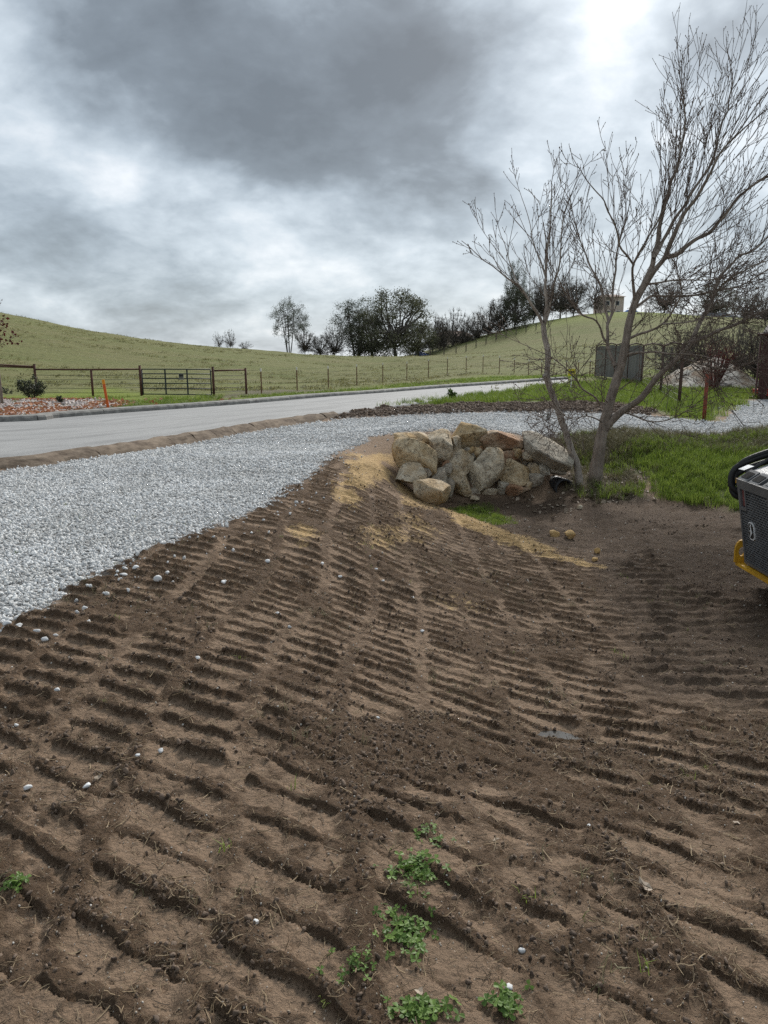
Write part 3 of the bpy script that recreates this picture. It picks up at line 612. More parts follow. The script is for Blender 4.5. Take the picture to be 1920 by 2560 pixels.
# ------------------------------------------------------------------ straw, rootlets, chips in the soil
def fibre(seed, seg=4, w=.012):
    r = np.random.default_rng(seed); p = np.zeros(3); d = np.array([1., 0, 0]); pts = [p.copy()]
    for _ in range(seg):
        d = d + r.normal(size=3) * np.array([.1, .36, .22]); d /= np.linalg.norm(d); p = p + d / seg; pts.append(p.copy())
    pts = np.array(pts); pts[:, 2] = np.abs(pts[:, 2]) * .8; b = MB(); b.tube(pts, [w] * len(pts), 3, False); V = np.array(b.v) - pts.mean(0) * np.array([1, 1, 0]); return V, b.f
MAT_STRAW = stone_mat('straw', (.080, .052, .032), (.36, .265, .155))
sm = [me_np('fibre', *fibre(300 + i, 5, .014 + .009 * (i % 3))) for i in range(10)]
straw_coll = proto_collection('fibres', sm, MAT_STRAW)
sx, sy, sl = [], [], []
for (y0, y1, dens_, s0, s1) in [(.9, 2.2, 5200, .010, .060), (2.2, 4, 2600, .012, .075), (4, 7, 800, .018, .09), (7, 13, 160, .03, .12)]:
    x1 = .62 * y1 + .8; n = int(2 * x1 * (y1 - y0) * dens_); a, b_ = sample_in(-x1, x1, y0, y1, n); Dm = detail(a, b_)
    p = (.30 + .8 * Dm['rough'] * smooth(.42, .66, fbm2(a * 1.7, b_ * 1.7, 3, 88))) * (1 - Dm['grav'])**2 * (1 - Dm['grass']); k = rng.random(n) < p
    sx.append(a[k]); sy.append(b_[k]); sl.append(s0 + (s1 - s0) * rng.random(k.sum())**2.2)
sx = np.concatenate(sx); sy = np.concatenate(sy); sl = np.concatenate(sl); n = len(sx); szz = zn(sx, sy)
scatter('straw_and_rootlets', np.stack([sx, sy, szz + .003], 1), np.stack([rng.normal(0, .25, n), rng.normal(0, .22, n), rng.uniform(0, 6.28, n)], 1), np.stack([sl, sl, sl], 1), rng.integers(0, 10, n), straw_coll)

# pale grit
MAT_GRIT = stone_mat('pale_grit', (.42, .34, .25), (.70, .66, .60))
grit_coll = proto_collection('grit', [me_np('grit', *rock_np(1, 150 + i, 5, .5, .8, .1, 1.5, (1, .8, .6))) for i in range(4)], MAT_GRIT)
gx, gy, gs = [], [], []
for (y0, y1, dens_, s0, s1) in [(.9, 3, 420, .0014, .005), (3, 7, 110, .002, .008), (7, 13, 22, .004, .016)]:
    x1 = .62 * y1 + .8; n = int(2 * x1 * (y1 - y0) * dens_); a, b_ = sample_in(-x1, x1, y0, y1, n); k = detail(a, b_)['grav'] < .3
    gx.append(a[k]); gy.append(b_[k]); gs.append(s0 + (s1 - s0) * rng.random(k.sum())**3)
gx = np.concatenate(gx); gy = np.concatenate(gy); gs = np.concatenate(gs); n = len(gx)
scatter('pale_grit', np.stack([gx, gy, zn(gx, gy) + gs * .3], 1), rng.uniform(0, 6.28, (n, 3)), np.stack([gs] * 3, 1), rng.integers(0, 4, n), grit_coll)

# ------------------------------------------------------------------ grass
def tuft(seed, nb, h, spread, w, lean=.5):
    r = np.random.default_rng(seed); V, f = [], []
    for _ in range(nb):
        a = r.uniform(0, 6.28); rad = spread * r.random()**.5; x, y = rad * math.cos(a), rad * math.sin(a); hh = h * r.uniform(.45, 1.1); b = r.uniform(0, 6.28); le = lean * r.uniform(.2, 1.2) * hh
        dx, dy = math.cos(b), math.sin(b); sx_, sy_ = -dy * w * .5, dx * w * .5; i = len(V)
        V += [(x - sx_, y - sy_, -.02), (x + sx_, y + sy_, -.02), (x + dx * le * .35 - sx_ * .8, y + dy * le * .35 - sy_ * .8, hh * .6), (x + dx * le * .35 + sx_ * .8, y + dy * le * .35 + sy_ * .8, hh * .6), (x + dx * le, y + dy * le, hh * .95)]
        f += [(i, i + 1, i + 3, i + 2), (i + 2, i + 3, i + 4)]
    return V, f
def leaf_mat(name, lo, hi, trans=.35, rough=.6):
    m, nt, b = newmat(name); oi = N(nt, 'ShaderNodeObjectInfo'); c = mix_n(nt, oi.outputs['Random'], lo, hi)
    n1 = noise_n(nt, 9, 2, .5); c = mix_n(nt, 1.0, c, ramp_n(nt, n1, ((.3, (.7, .7, .7)), (.7, (1.1, 1.1, 1.1)))), 'MULTIPLY')
    nt.links.new(c, b.inputs['Base Color']); b.inputs['Roughness'].default_value = rough; b.inputs['Specular IOR Level'].default_value = .25
    t = N(nt, 'ShaderNodeBsdfTranslucent'); nt.links.new(c, t.inputs[0]); mx = N(nt, 'ShaderNodeMixShader'); mx.inputs[0].default_value = trans
    nt.links.new(b.outputs[0], mx.inputs[1]); nt.links.new(t.outputs[0], mx.inputs[2]); nt.links.new(mx.outputs[0], nt.nodes['Material Output'].inputs[0]); return m
MAT_GRASS = leaf_mat('green_grass', (.115, .180, .022), (.290, .370, .070))
MAT_DRYGRASS = leaf_mat('dull_grass', (.12, .115, .055), (.27, .24, .135), .2)
grass_coll = proto_collection('grass_tufts', [me_np('tuft', *tuft(400 + i, 16, .16, .09, .009, .7)) for i in range(6)], MAT_GRASS)
dry_coll = proto_collection('dry_tufts', [me_np('dry_tuft', *tuft(420 + i, 14, .20, .10, .007, .9)) for i in range(5)], MAT_DRYGRASS)
def grass_on(name, coll, nproto, x0, x1, y0, y1, n, mask, smin, smax, zf=zn, hs=1.0):
    a, b_ = sample_in(x0, x1, y0, y1, n); k = rng.random(n) < mask(a, b_); a, b_ = a[k], b_[k]; n = len(a); s = rng.uniform(smin, smax, n)
    return scatter(name, np.stack([a, b_, zf(a, b_)], 1), np.stack([rng.normal(0, .12, n), rng.normal(0, .12, n), rng.uniform(0, 6.28, n)], 1), np.stack([s, s, s * hs], 1), rng.integers(0, nproto, n), coll)
def bank_mask(a, b_): return smooth(.1, .5, poly_sd(a, b_, BANKGRASS) + .7 * (fbm2(a, b_, 3, 55) - .5)) * (.35 + .65 * smooth(.38, .55, fbm2(a * .9, b_ * .9, 3, 56)))
grass_on('bank_grass', grass_coll, 6, 3.5, 11, 12.5, 19.5, 15000, bank_mask, .5, 1.25)
def top_mask(a, b_): return smooth(-.3, .3, 1.1 - np.abs(line_d(a, b_, G([(1400, 1095), (1560, 1090), (1700, 1098), (1800, 1102), (1925, 1085)])) + .5 * (fbm2(a, b_, 3, 58) - .5))) * (poly_sd(a, b_, GRAVEL) < -.02)
grass_on('bank_dull_grass', dry_coll, 5, 3, 11, 13, 19.5, 9000, top_mask, .5, 1.15)
grass_on('bank_mixed_grass', dry_coll, 5, 3.5, 11, 12.5, 19.5, 3500, lambda a, b_: .8 * bank_mask(a, b_) * smooth(.45, .6, fbm2(a * 1.6, b_ * 1.6, 3, 68)), .4, .9)
grass_on('tree_bed_grass', dry_coll, 5, 2, 7, 13, 18, 3200, lambda a, b_: .5 * smooth(0, .3, poly_sd(a, b_, TREEBED)), .4, 1.1)
grass_on('tree_bed_green_grass', grass_coll, 6, 2, 7, 13, 18, 2600, lambda a, b_: .75 * smooth(0, .3, poly_sd(a, b_, TREEBED)) * smooth(.48, .58, fbm2(a * 1.3, b_ * 1.3, 3, 59)), .5, 1.2)
grass_on('wall_foot_grass', grass_coll, 6, .5, 3, 11, 15, 2600, lambda a, b_: smooth(-.1, .15, poly_sd(a, b_, WALLGRASS) + .3 * (fbm2(a * 2, b_ * 2, 3, 60) - .5)), .3, .55)
def verge_mask(a, b_): return smooth(0, .8, poly_sd(a, b_, VERGE) + 1.2 * (fbm2(a * .8, b_ * .8, 3, 57) - .5))
def zall(x, y): return np.where(y < 30.2, zn(x, y), H0(x, y))
grass_on('verge_grass', grass_coll, 6, -3, 22, 20, 46, 14000, verge_mask, .9, 2.0, zall, .9)
VF = [(-20, 17.4)] + kerb_far[2:] + [(20, 58)] + [tuple(at_z(px, py, 0.05)[:2]) for px, py in ((1200, 945), (1000, 960), (800, 978), (620, 985), (300, 990), (0, 990))] + [(-30, 28)]
def vf_mask(a, b_): return smooth(.3, .8, poly_sd(a, b_, VF)) * smooth(.30, .5, fbm2(a * .5, b_ * .5, 3, 61)) * (1 - smooth(-.5, .5, poly_sd(a, b_, BAREP)) * .85) * (1 - .93 * smooth(-1, .5, poly_sd(a, b_, LEAFBED)))
LEAFBED = [tuple(at_z(px, py, .05)[:2]) for px, py in ((-200, 962), (60, 962), (150, 985), (330, 1008), (300, 1014), (200, 1024), (120, 1040), (-200, 1062))]
grass_on('far_verge_grass', grass_coll, 6, -24, 18, 17, 58, 26000, vf_mask, .8, 1.7, zall, .65)
pm = [me_np('pasture_tuft', *tuft(440 + i, 12, .16, .22, .02, .9)) for i in range(5)]
MAT_PT = leaf_mat('pasture_tufts', (.125, .125, .045), (.23, .215, .095), .5)
past_coll = proto_collection('pasture_tufts', pm, MAT_PT)
yy = 38 + 92 * rng.random(8000)**1.3; xx = rng.uniform(-.58, .62, 8000) * yy; k = fbm2(xx * .12, yy * .25, 3, 62) > .52; xx, yy = xx[k], yy[k]; n = len(xx); s = rng.uniform(.6, 2.0, n) * (1 + yy / 160)
fz = H0(xx, yy) + .22 * (fbm2(xx * .25, yy * .25, 4, 70) - .5) * smooth(40, 60, yy) + 1.0 * (fbm2(xx * .035, yy * .035, 3, 71) - .5) * smooth(70, 110, yy) * (1 - smooth(118, 135, yy) * .7)
scatter('pasture_tufts', np.stack([xx, yy, fz], 1), np.stack([rng.normal(0, .1, n), rng.normal(0, .1, n), rng.uniform(0, 6.28, n)], 1), np.stack([s, s, s * .4], 1), rng.integers(0, 5, n), past_coll)

# ------------------------------------------------------------------ fallen leaves
def leaf_card(seed, lobes=3):
    r = np.random.default_rng(seed); pts = [(0, 0, .1 * r.random())]; n = 9
    for i in range(n):
        a = 2 * math.pi * i / n; rad = (.5 + .5 * abs(math.cos(a * lobes / 2))) * r.uniform(.8, 1.1); pts.append((rad * math.cos(a), rad * .75 * math.sin(a), r.uniform(0, .45)))
    return np.array(pts), [(0, i + 1, (i + 1) % n + 1) for i in range(n)]
MAT_LEAFO = leaf_mat('orange_leaf', (.30, .105, .045), (.62, .33, .19), .2)
MAT_LEAFB = leaf_mat('brown_leaf', (.12, .085, .055), (.42, .34, .26), .1)
lo_coll = proto_collection('orange_leaves', [me_np('orange_leaf', *leaf_card(500 + i)) for i in range(5)], MAT_LEAFO)
lb_coll = proto_collection('brown_leaves', [me_np('brown_leaf', *leaf_card(520 + i)) for i in range(5)], MAT_LEAFB)
def leaves_on(name, coll, x0, x1, y0, y1, n, mask, s0, s1, zf=zn):
    a, b_ = sample_in(x0, x1, y0, y1, n); k = rng.random(n) < mask(a, b_); a, b_ = a[k], b_[k]; n = len(a); s = rng.uniform(s0, s1, n)
    scatter(name, np.stack([a, b_, zf(a, b_) + .015], 1), np.stack([rng.normal(0, .4, n), rng.normal(0, .4, n), rng.uniform(0, 6.28, n)], 1), np.stack([s] * 3, 1), rng.integers(0, 5, n), coll)
leaves_on('tree_bed_leaves', lb_coll, 1, 7.5, 12.5, 18, 3000, lambda a, b_: .9 * smooth(-.2, .3, poly_sd(a, b_, TREEBED)) + .25 * (np.hypot(a - 2.5, b_ - 14) < 1.3), .03, .07)
leaves_on('fallen_leaves', lo_coll, -20, -5, 18, 30, 18000, lambda a, b_: smooth(-.4, 1.2, poly_sd(a, b_, LEAFBED)) * smooth(.38, .55, fbm2(a * .7, b_ * .7, 3, 63)) + .015 * (poly_sd(a, b_, VF) > 0), .07, .16, zall)
MAT_PINK = stone_mat('pinkish_bed_stone', (.36, .29, .26), (.72, .64, .60))
pk_coll = proto_collection('bed_stones', [me_np('bed_stone', *rock_np(1, 160 + i, 5, .5, .8, .1, 1.5, (1, .8, .6))) for i in range(4)], MAT_PINK)
a, b_ = sample_in(-20, -5, 18, 30, 14000); k = rng.random(14000) < smooth(-.2, .6, poly_sd(a, b_, LEAFBED)) * smooth(.30, .5, fbm2(a * .5 + 3, b_ * .9, 3, 64)); a, b_ = a[k], b_[k]; n = len(a); s = rng.uniform(.035, .09, n)
scatter('planting_bed_stones', np.stack([a, b_, zall(a, b_) + .02], 1), rng.uniform(0, 6.28, (n, 3)) * np.array([.3, .3, 1]), np.stack([s] * 3, 1), rng.integers(0, 4, n), pk_coll)
# ------------------------------------------------------------------ trees
def bark_mat(name, c1, c2, scale=3, stretch=.18, bump=.03):
    m, nt, b = newmat(name); P = N(nt, 'ShaderNodeTexCoord').outputs['Object']
    f = noise_n(nt, scale * 8, 5, .65, vec=P, sc=(1, 1, stretch)); g = noise_n(nt, scale, 4, .6, vec=P)
    c = ramp_n(nt, f, ((.3, c1), (.7, c2))); c = mix_n(nt, ramp_n(nt, g, ((.45, (0, 0, 0)), (.7, (.5, .5, .5)))), c, tuple(x * 1.35 + .02 for x in c2))
    nt.links.new(c, b.inputs['Base Color']); b.inputs['Roughness'].default_value = .9; b.inputs['Specular IOR Level'].default_value = .2; bump_n(nt, b, f, bump); return m
MAT_BARK = bark_mat('grey_brown_bark', (.110, .085, .067), (.300, .250, .208))
MAT_PALEBARK = bark_mat('pale_grey_bark', (.150, .122, .098), (.400, .350, .305))
MAT_TWIG = simple('twig_bark', (.085, .062, .052), (.20, .16, .135), 4, .95, spec=.03)
MAT_DARKBARK = simple('dark_oak_bark', (.062, .053, .045), (.140, .121, .105), 2, .95)
def unit(v): v = np.asarray(v, float); return v / (np.linalg.norm(v) + 1e-9)
def grow_line(p, d, L, seg, wig, trop, r):
    pts = [np.array(p, float)]; d = unit(d)
    for _ in range(seg):
        d = unit(d + r.normal(size=3) * wig + np.array([0, 0, trop]) / seg); pts.append(pts[-1] + d * L / seg)
    return np.array(pts)
def side_dir(d, ang, r, flat=1.0):
    d = unit(d); a = unit(np.cross(d, r.normal(size=3) * np.array([1, flat, 1]) + 1e-3)); return unit(d * math.cos(ang) + a * math.sin(ang))
def spawn(lines, pts, rad, lvl, spec, r):
    """side shoots along a branch; spec[lvl] = (per metre, t0, length lo, hi, angle lo, hi, tropism, radius, wiggle, segments)"""
    if lvl >= len(spec): return
    per, t0, l0, l1, a0, a1, trop, r0, wig, sg = spec[lvl]
    s = np.concatenate([[0], np.cumsum(np.linalg.norm(np.diff(pts, axis=0), axis=1))]); L = s[-1]; n = r.poisson(per * L * (1 - t0))
    for _ in range(n):
        t = t0 + (1 - t0) * r.random()**.85; q = np.array([np.interp(t * L, s, pts[:, k]) for k in range(3)]); i = min(np.searchsorted(s, t * L), len(pts) - 1)
        d = pts[i] - pts[max(i - 1, 0)]; ll = r.uniform(l0, l1) * (1.15 - .55 * t); rr = min(r0, rad * .75)
        ln = grow_line(q, side_dir(d, r.uniform(a0, a1), r), ll, sg, wig, trop * r.uniform(.5, 1.3), r); lines.append((ln, rr, lvl)); spawn(lines, ln, rr, lvl + 1, spec, r)
def tubes_np(lines, sides=3, rmin=.003, taper=.65):
    """many tubes at once as one vertex/face set"""
    V, Fc, o = [], [], 0
    for ln, r0, *_ in lines:
        m = len(ln); t = np.gradient(ln, axis=0); t /= np.linalg.norm(t, axis=1)[:, None] + 1e-9; ref = np.array([.31, .77, .55]) if abs(t[0] @ np.array([.31, .77, .55])) < .93 else np.array([1, 0, 0.])
        u = np.cross(t, ref); u /= np.linalg.norm(u, axis=1)[:, None] + 1e-9; w = np.cross(t, u); rad = np.maximum(r0 * (1 - taper * np.linspace(0, 1, m)), rmin)
        a = 2 * np.pi * np.arange(sides) / sides; V.append((ln[:, None] + rad[:, None, None] * (np.cos(a)[None, :, None] * u[:, None] + np.sin(a)[None, :, None] * w[:, None])).reshape(-1, 3))
        i = (np.arange(m - 1)[:, None] * sides + np.arange(sides)[None]); j = (np.arange(m - 1)[:, None] * sides + (np.arange(sides)[None] + 1) % sides)
        Fc.append(np.stack([i, j, j + sides, i + sides], 2).reshape(-1, 4) + o); o += m * sides
    return np.vstack(V), np.vstack(Fc)
def quads_np(C, size, r, asp=.7, up=0.0):
    """small leaf-like quads at points C"""
    n = len(C); a = r.normal(size=(n, 3)); a /= np.linalg.norm(a, axis=1)[:, None]; b = np.cross(a, r.normal(size=(n, 3))); b /= np.linalg.norm(b, axis=1)[:, None] + 1e-9
    s = (size * r.uniform(.6, 1.3, n))[:, None]; V = np.stack([C - a * s, C - b * s * asp, C + a * s, C + b * s * asp], 1).reshape(-1, 3)
    return V, np.arange(4 * n).reshape(-1, 4)

# ---- the two bare trees beside the boulder wall: limbs follow the photograph at the trees' own distance
def limb(pts, Y0, Y1):
    """photo polyline -> 3-D, drifting in depth from Y0 to Y1"""
    n = len(pts); L = np.concatenate([[0], np.cumsum([math.dist(pts[i], pts[i + 1]) for i in range(n - 1)])]); L = L / L[-1]
    P = np.array([at_y(p[0], p[1], Y0 + (Y1 - Y0) * l) for p, l in zip(pts, L)]); return resample(P, .22)
r_ = np.random.default_rng(21)
SPEC_UP = [(7.2, .10, .8, 2.3, .25, .62, .80, .0085, .055, 7), (4.2, .12, .3, 1.0, .28, .65, .55, .0058, .07, 5), (3.0, .2, .12, .36, .35, .8, .3, .0044, .08, 3)]
SPEC_LOW = [(9.5, .08, .5, 1.6, .5, 1.2, .12, .0075, .13, 6), (5.6, .12, .25, .85, .4, 1.0, .10, .0052, .15, 4), (3.0, .2, .1, .34, .4, 1.0, .05, .0042, .12, 3)]
def jitter(P, a, r): Q = P.copy(); Q[1:-1] += r.normal(size=(len(P) - 2, 3)) * a; return Q
def rtube(P, r0, r1, sides=10, bump=.0, pw=1.0):
    """tapered limb with a slightly uneven surface"""
    m = len(P); t = np.gradient(P, axis=0); t /= np.linalg.norm(t, axis=1)[:, None]; u = np.cross(t, [0.2, .9, .1]); u /= np.linalg.norm(u, axis=1)[:, None]; w = np.cross(t, u)
    k = np.linspace(0, 1, m)**pw; rad = r0 + (r1 - r0) * k; a = 2 * np.pi * np.arange(sides) / sides
    ring = rad[:, None] * np.ones(sides)[None]; V = P[:, None] + ring[..., None] * (np.cos(a)[None, :, None] * u[:, None] + np.sin(a)[None, :, None] * w[:, None])
    if bump: V += (fbm3(V.reshape(-1, 3) * 6, 3, 5).reshape(m, sides)[..., None] - .5) * 2 * bump * ring[..., None] * (np.cos(a)[None, :, None] * u[:, None] + np.sin(a)[None, :, None] * w[:, None])
    i = np.arange(m - 1)[:, None] * sides + np.arange(sides)[None]; j = np.arange(m - 1)[:, None] * sides + (np.arange(sides)[None] + 1) % sides
    return V.reshape(-1, 3), np.stack([i, j, j + sides, i + sides], 2).reshape(-1, 4)
px2m = lambda w, Y=14.7: w / F * Y * .5      # photo width in px -> radius in metres
def big_tree(name, label, base_px, trunk, tw, limbs, bark):
    b = ground(*base_px); root = empty(name, (0, 0, 0), label, 'tree'); lines = []
    T = limb(trunk[0], trunk[1], trunk[2]); T[0, 2] = hz(T[0, 0], T[0, 1]) - .15
    mesh_np('trunk', *rtube(resample(T, .09), px2m(tw[0]), px2m(tw[1]), 16, .18, .42), bark, root, True)
    for pts, Y0, Y1, w0, w1, sp in limbs:
        P = limb(pts, Y0, Y1); P = jitter(P, .012, r_); mesh_np('limb', *rtube(resample(P, .1), px2m(w0) * .70, px2m(w1) * .55, 9, .16, .7), bark, root, True)
        spawn(lines, P, px2m(w0) * .6, 0, sp, r_)
        # leader carries on past the drawn end
        ln = grow_line(P[-1], P[-1] - P[-2], r_.uniform(.6, 1.2), 5, .10, .25, r_); lines.append((ln, px2m(w1) * .62, 0)); spawn(lines, ln, .008, 1, sp, r_)
    spawn(lines, T, .05, 0, [(4.0, .15, .5, 1.5, .6, 1.2, .25, .009, .15, 6)] + SPEC_LOW[1:], r_)
    tw_ = mesh_np('twigs', *tubes_np(lines, 3, .0042, .55), MAT_TWIG, root); kind(tw_, 'stuff')
    # winter buds at the shoot tips
    tips = np.array([ln[-1] for ln, _, l in lines] + [ln[-2] for ln, _, l in lines]); V, f = ICO[1]; ks = r_.uniform(.006, .011, len(tips))
    BV = (tips[:, None] + V[None] * np.array([.8, .8, 1.5]) * ks[:, None, None]).reshape(-1, 3); BF = (f[None] + (np.arange(len(tips)) * len(V))[:, None, None]).reshape(-1, 3)
    kind(mesh_np('buds', BV, BF, MAT_TWIG, root), 'stuff')
    return root, len(lines)
U, Lw = SPEC_UP, SPEC_LOW
SPEC_UPM = [(5.4, .10, .6, 1.7, .28, .70, .65, .008, .07, 6), (3.6, .15, .25, .75, .3, .7, .45, .0055, .08, 4), (2.6, .2, .12, .3, .4, .9, .2, .0043, .1, 3)]
Y = 14.75
main_tree, n1_ = big_tree('bare_tree', 'large bare multi-stemmed tree with thick grey-brown trunk right of the boulder wall', (1485, 1188),
    ([(1487, 1196), (1494, 1150), (1504, 1090), (1515, 1040), (1532, 980), (1548, 930), (1560, 880), (1573, 808), (1588, 755), (1606, 720)], Y, Y), (44, 16), [
    ([(1606, 722), (1626, 670), (1634, 644), (1645, 603), (1653, 550), (1665, 506), (1678, 453), (1690, 420), (1700, 376), (1714, 300), (1708, 240)], Y, Y + .6, 24, 5, U),
    ([(1604, 725), (1638, 676), (1662, 641), (1679, 600), (1700, 556), (1723, 514), (1750, 482), (1773, 432), (1811, 367), (1861, 320)], Y, Y - .9, 22, 6, U),
    ([(1634, 646), (1652, 615), (1676, 567), (1709, 514), (1744, 462), (1782, 403), (1797, 338), (1817, 280), (1832, 200)], Y, Y + 1.3, 14, 5, U),
    ([(1662, 643), (1694, 635), (1729, 606), (1767, 585), (1800, 553), (1832, 512), (1876, 467), (1930, 436)], Y, Y - .6, 17, 8, U),
    ([(1588, 757), (1584, 720), (1585, 661), (1615, 609), (1644, 556), (1664, 515)], Y, Y - 1.0, 13, 5, U),
    ([(1585, 663), (1553, 620), (1538, 570), (1520, 529), (1503, 494), (1470, 455)], Y - .5, Y - 1.3, 8, 4, SPEC_UPM),
    ([(1538, 915), (1521, 867), (1520, 808), (1529, 773), (1535, 708), (1541, 647), (1553, 588), (1567, 544)], Y, Y + .9, 15, 5, SPEC_UPM),
    ([(1521, 800), (1511, 760), (1503, 726), (1488, 685), (1468, 647), (1450, 603), (1440, 560)], Y + .3, Y + 1.0, 11, 4, SPEC_UPM),
    ([(1521, 862), (1490, 805), (1455, 787), (1427, 751), (1405, 715)], Y, Y - .8, 9, 4, SPEC_UPM),
    ([(1512, 1075), (1545, 1035), (1600, 998), (1638, 951), (1676, 913), (1707, 882), (1738, 850), (1776, 835), (1817, 821), (1870, 797), (1930, 770)], Y, Y - 1.0, 30, 9, Lw),
    ([(1724, 862), (1738, 825), (1754, 797), (1776, 760), (1797, 700), (1814, 676), (1847, 641), (1891, 620), (1925, 585)], Y - .4, Y + .8, 18, 5, U),
    ([(1782, 745), (1803, 720), (1832, 691), (1876, 670), (1925, 650)], Y - .1, Y - .9, 9, 4, U),
    ([(1566, 850), (1575, 844), (1619, 829), (1657, 810), (1682, 775), (1701, 738), (1697, 690)], Y, Y - 1.2, 11, 4, Lw),
    ([(1657, 810), (1723, 804), (1800, 790), (1880, 782)], Y - .7, Y - 1.5, 6, 3, Lw),
    ([(1588, 770), (1629, 741), (1701, 741), (1773, 731), (1854, 713), (1925, 668)], Y, Y + 1.2, 10, 5, Lw),
    ([(1612, 712), (1666, 702), (1760, 700), (1798, 697)], Y, Y - .7, 8, 4, Lw),
    ([(1560, 890), (1575, 885), (1619, 879), (1669, 883), (1713, 883), (1790, 900)], Y, Y - 1.4, 9, 3, Lw),
    ([(1500, 1013), (1492, 998), (1468, 980), (1444, 954), (1412, 919), (1379, 891), (1350, 880)], Y, Y - .9, 9, 3, Lw),
    ([(1560, 1030), (1620, 1052), (1680, 1045), (1740, 1010)], Y, Y - .9, 7, 3, Lw),
    ([(1690, 895), (1760, 910), (1830, 925), (1890, 900)], Y - .4, Y - 1.3, 8, 3, Lw),
    ([(1510, 1060), (1470, 1040), (1430, 1050), (1400, 1030)], Y, Y - .9, 6, 3, Lw)], MAT_BARK)
Y = 14.5
second_tree, n2_ = big_tree('bare_tree', 'slender bare tree with one leaning stem and sawn side stub beside boulder wall', (1447, 1180),
    ([(1455, 1184), (1433, 1139), (1414, 1080), (1403, 1050), (1386, 998), (1372, 963), (1368, 937), (1370, 905), (1369, 875), (1361, 842), (1358, 812)], Y, Y), (21, 13), [
    ([(1358, 814), (1349, 799), (1331, 766), (1316, 738), (1298, 716), (1275, 700), (1250, 680)], Y, Y - .5, 13, 5, SPEC_UPM),
    ([(1359, 814), (1363, 797), (1365, 761), (1365, 711), (1367, 655), (1371, 603), (1376, 540), (1379, 480)], Y, Y + .3, 14, 4, SPEC_UPM),
    ([(1360, 816), (1369, 803), (1373, 774), (1378, 740), (1392, 690), (1404, 620), (1409, 540)], Y, Y - .7, 9, 4, SPEC_UPM),
    ([(1298, 716), (1275, 660), (1262, 610)], Y - .3, Y + .4, 6, 3, SPEC_UPM),
    ([(1366, 700), (1345, 640), (1330, 590), (1320, 540)], Y, Y + .5, 6, 3, SPEC_UPM)], MAT_PALEBARK)
stub = at_y(1362, 936, Y - .1); sb = MB(); sb.tube([at_y(1372, 962, Y), at_y(1366, 945, Y - .06), stub], [.062, .056, .048], 9); sb.build('sawn_stub', MAT_PALEBARK, second_tree)
# roots and leaf litter knot the foot of the stems together visually but each tree stands by itself

# ---- trees on the hills (one mesh of wood, one of foliage each)
MAT_OAKLEAF = leaf_mat('oak_foliage', (.058, .066, .036), (.135, .138, .080), .15, .7)
MAT_PINELEAF = leaf_mat('pine_foliage', (.066, .086, .060), (.145, .165, .118), .15, .7)
MAT_DULL = leaf_mat('lichen_twigs', (.110, .096, .073), (.21, .185, .14), .1, .8)
def bez(a, b, c, n):
    t = np.linspace(0, 1, n)[:, None]; return a * (1 - t)**2 + 2 * b * t * (1 - t) + c * t * t
TREE_P = {  # crown centre z, radius xy, radius z, lumps, lump radius, leaves per lump, twigs per lump, stems, trunk radius, leaf size
    'pine': (.62, .44, .38, 95, .060, 105, 3, 5, .014, .0080), 'liveoak': (.52, .46, .46, 120, .072, 115, 5, 1, .036, .0105),
    'hazy': (.58, .47, .42, 85, .080, 44, 9, 1, .024, .0075), 'bare': (.58, .46, .42, 55, .09, 0, 10, 1, .020, .007)}
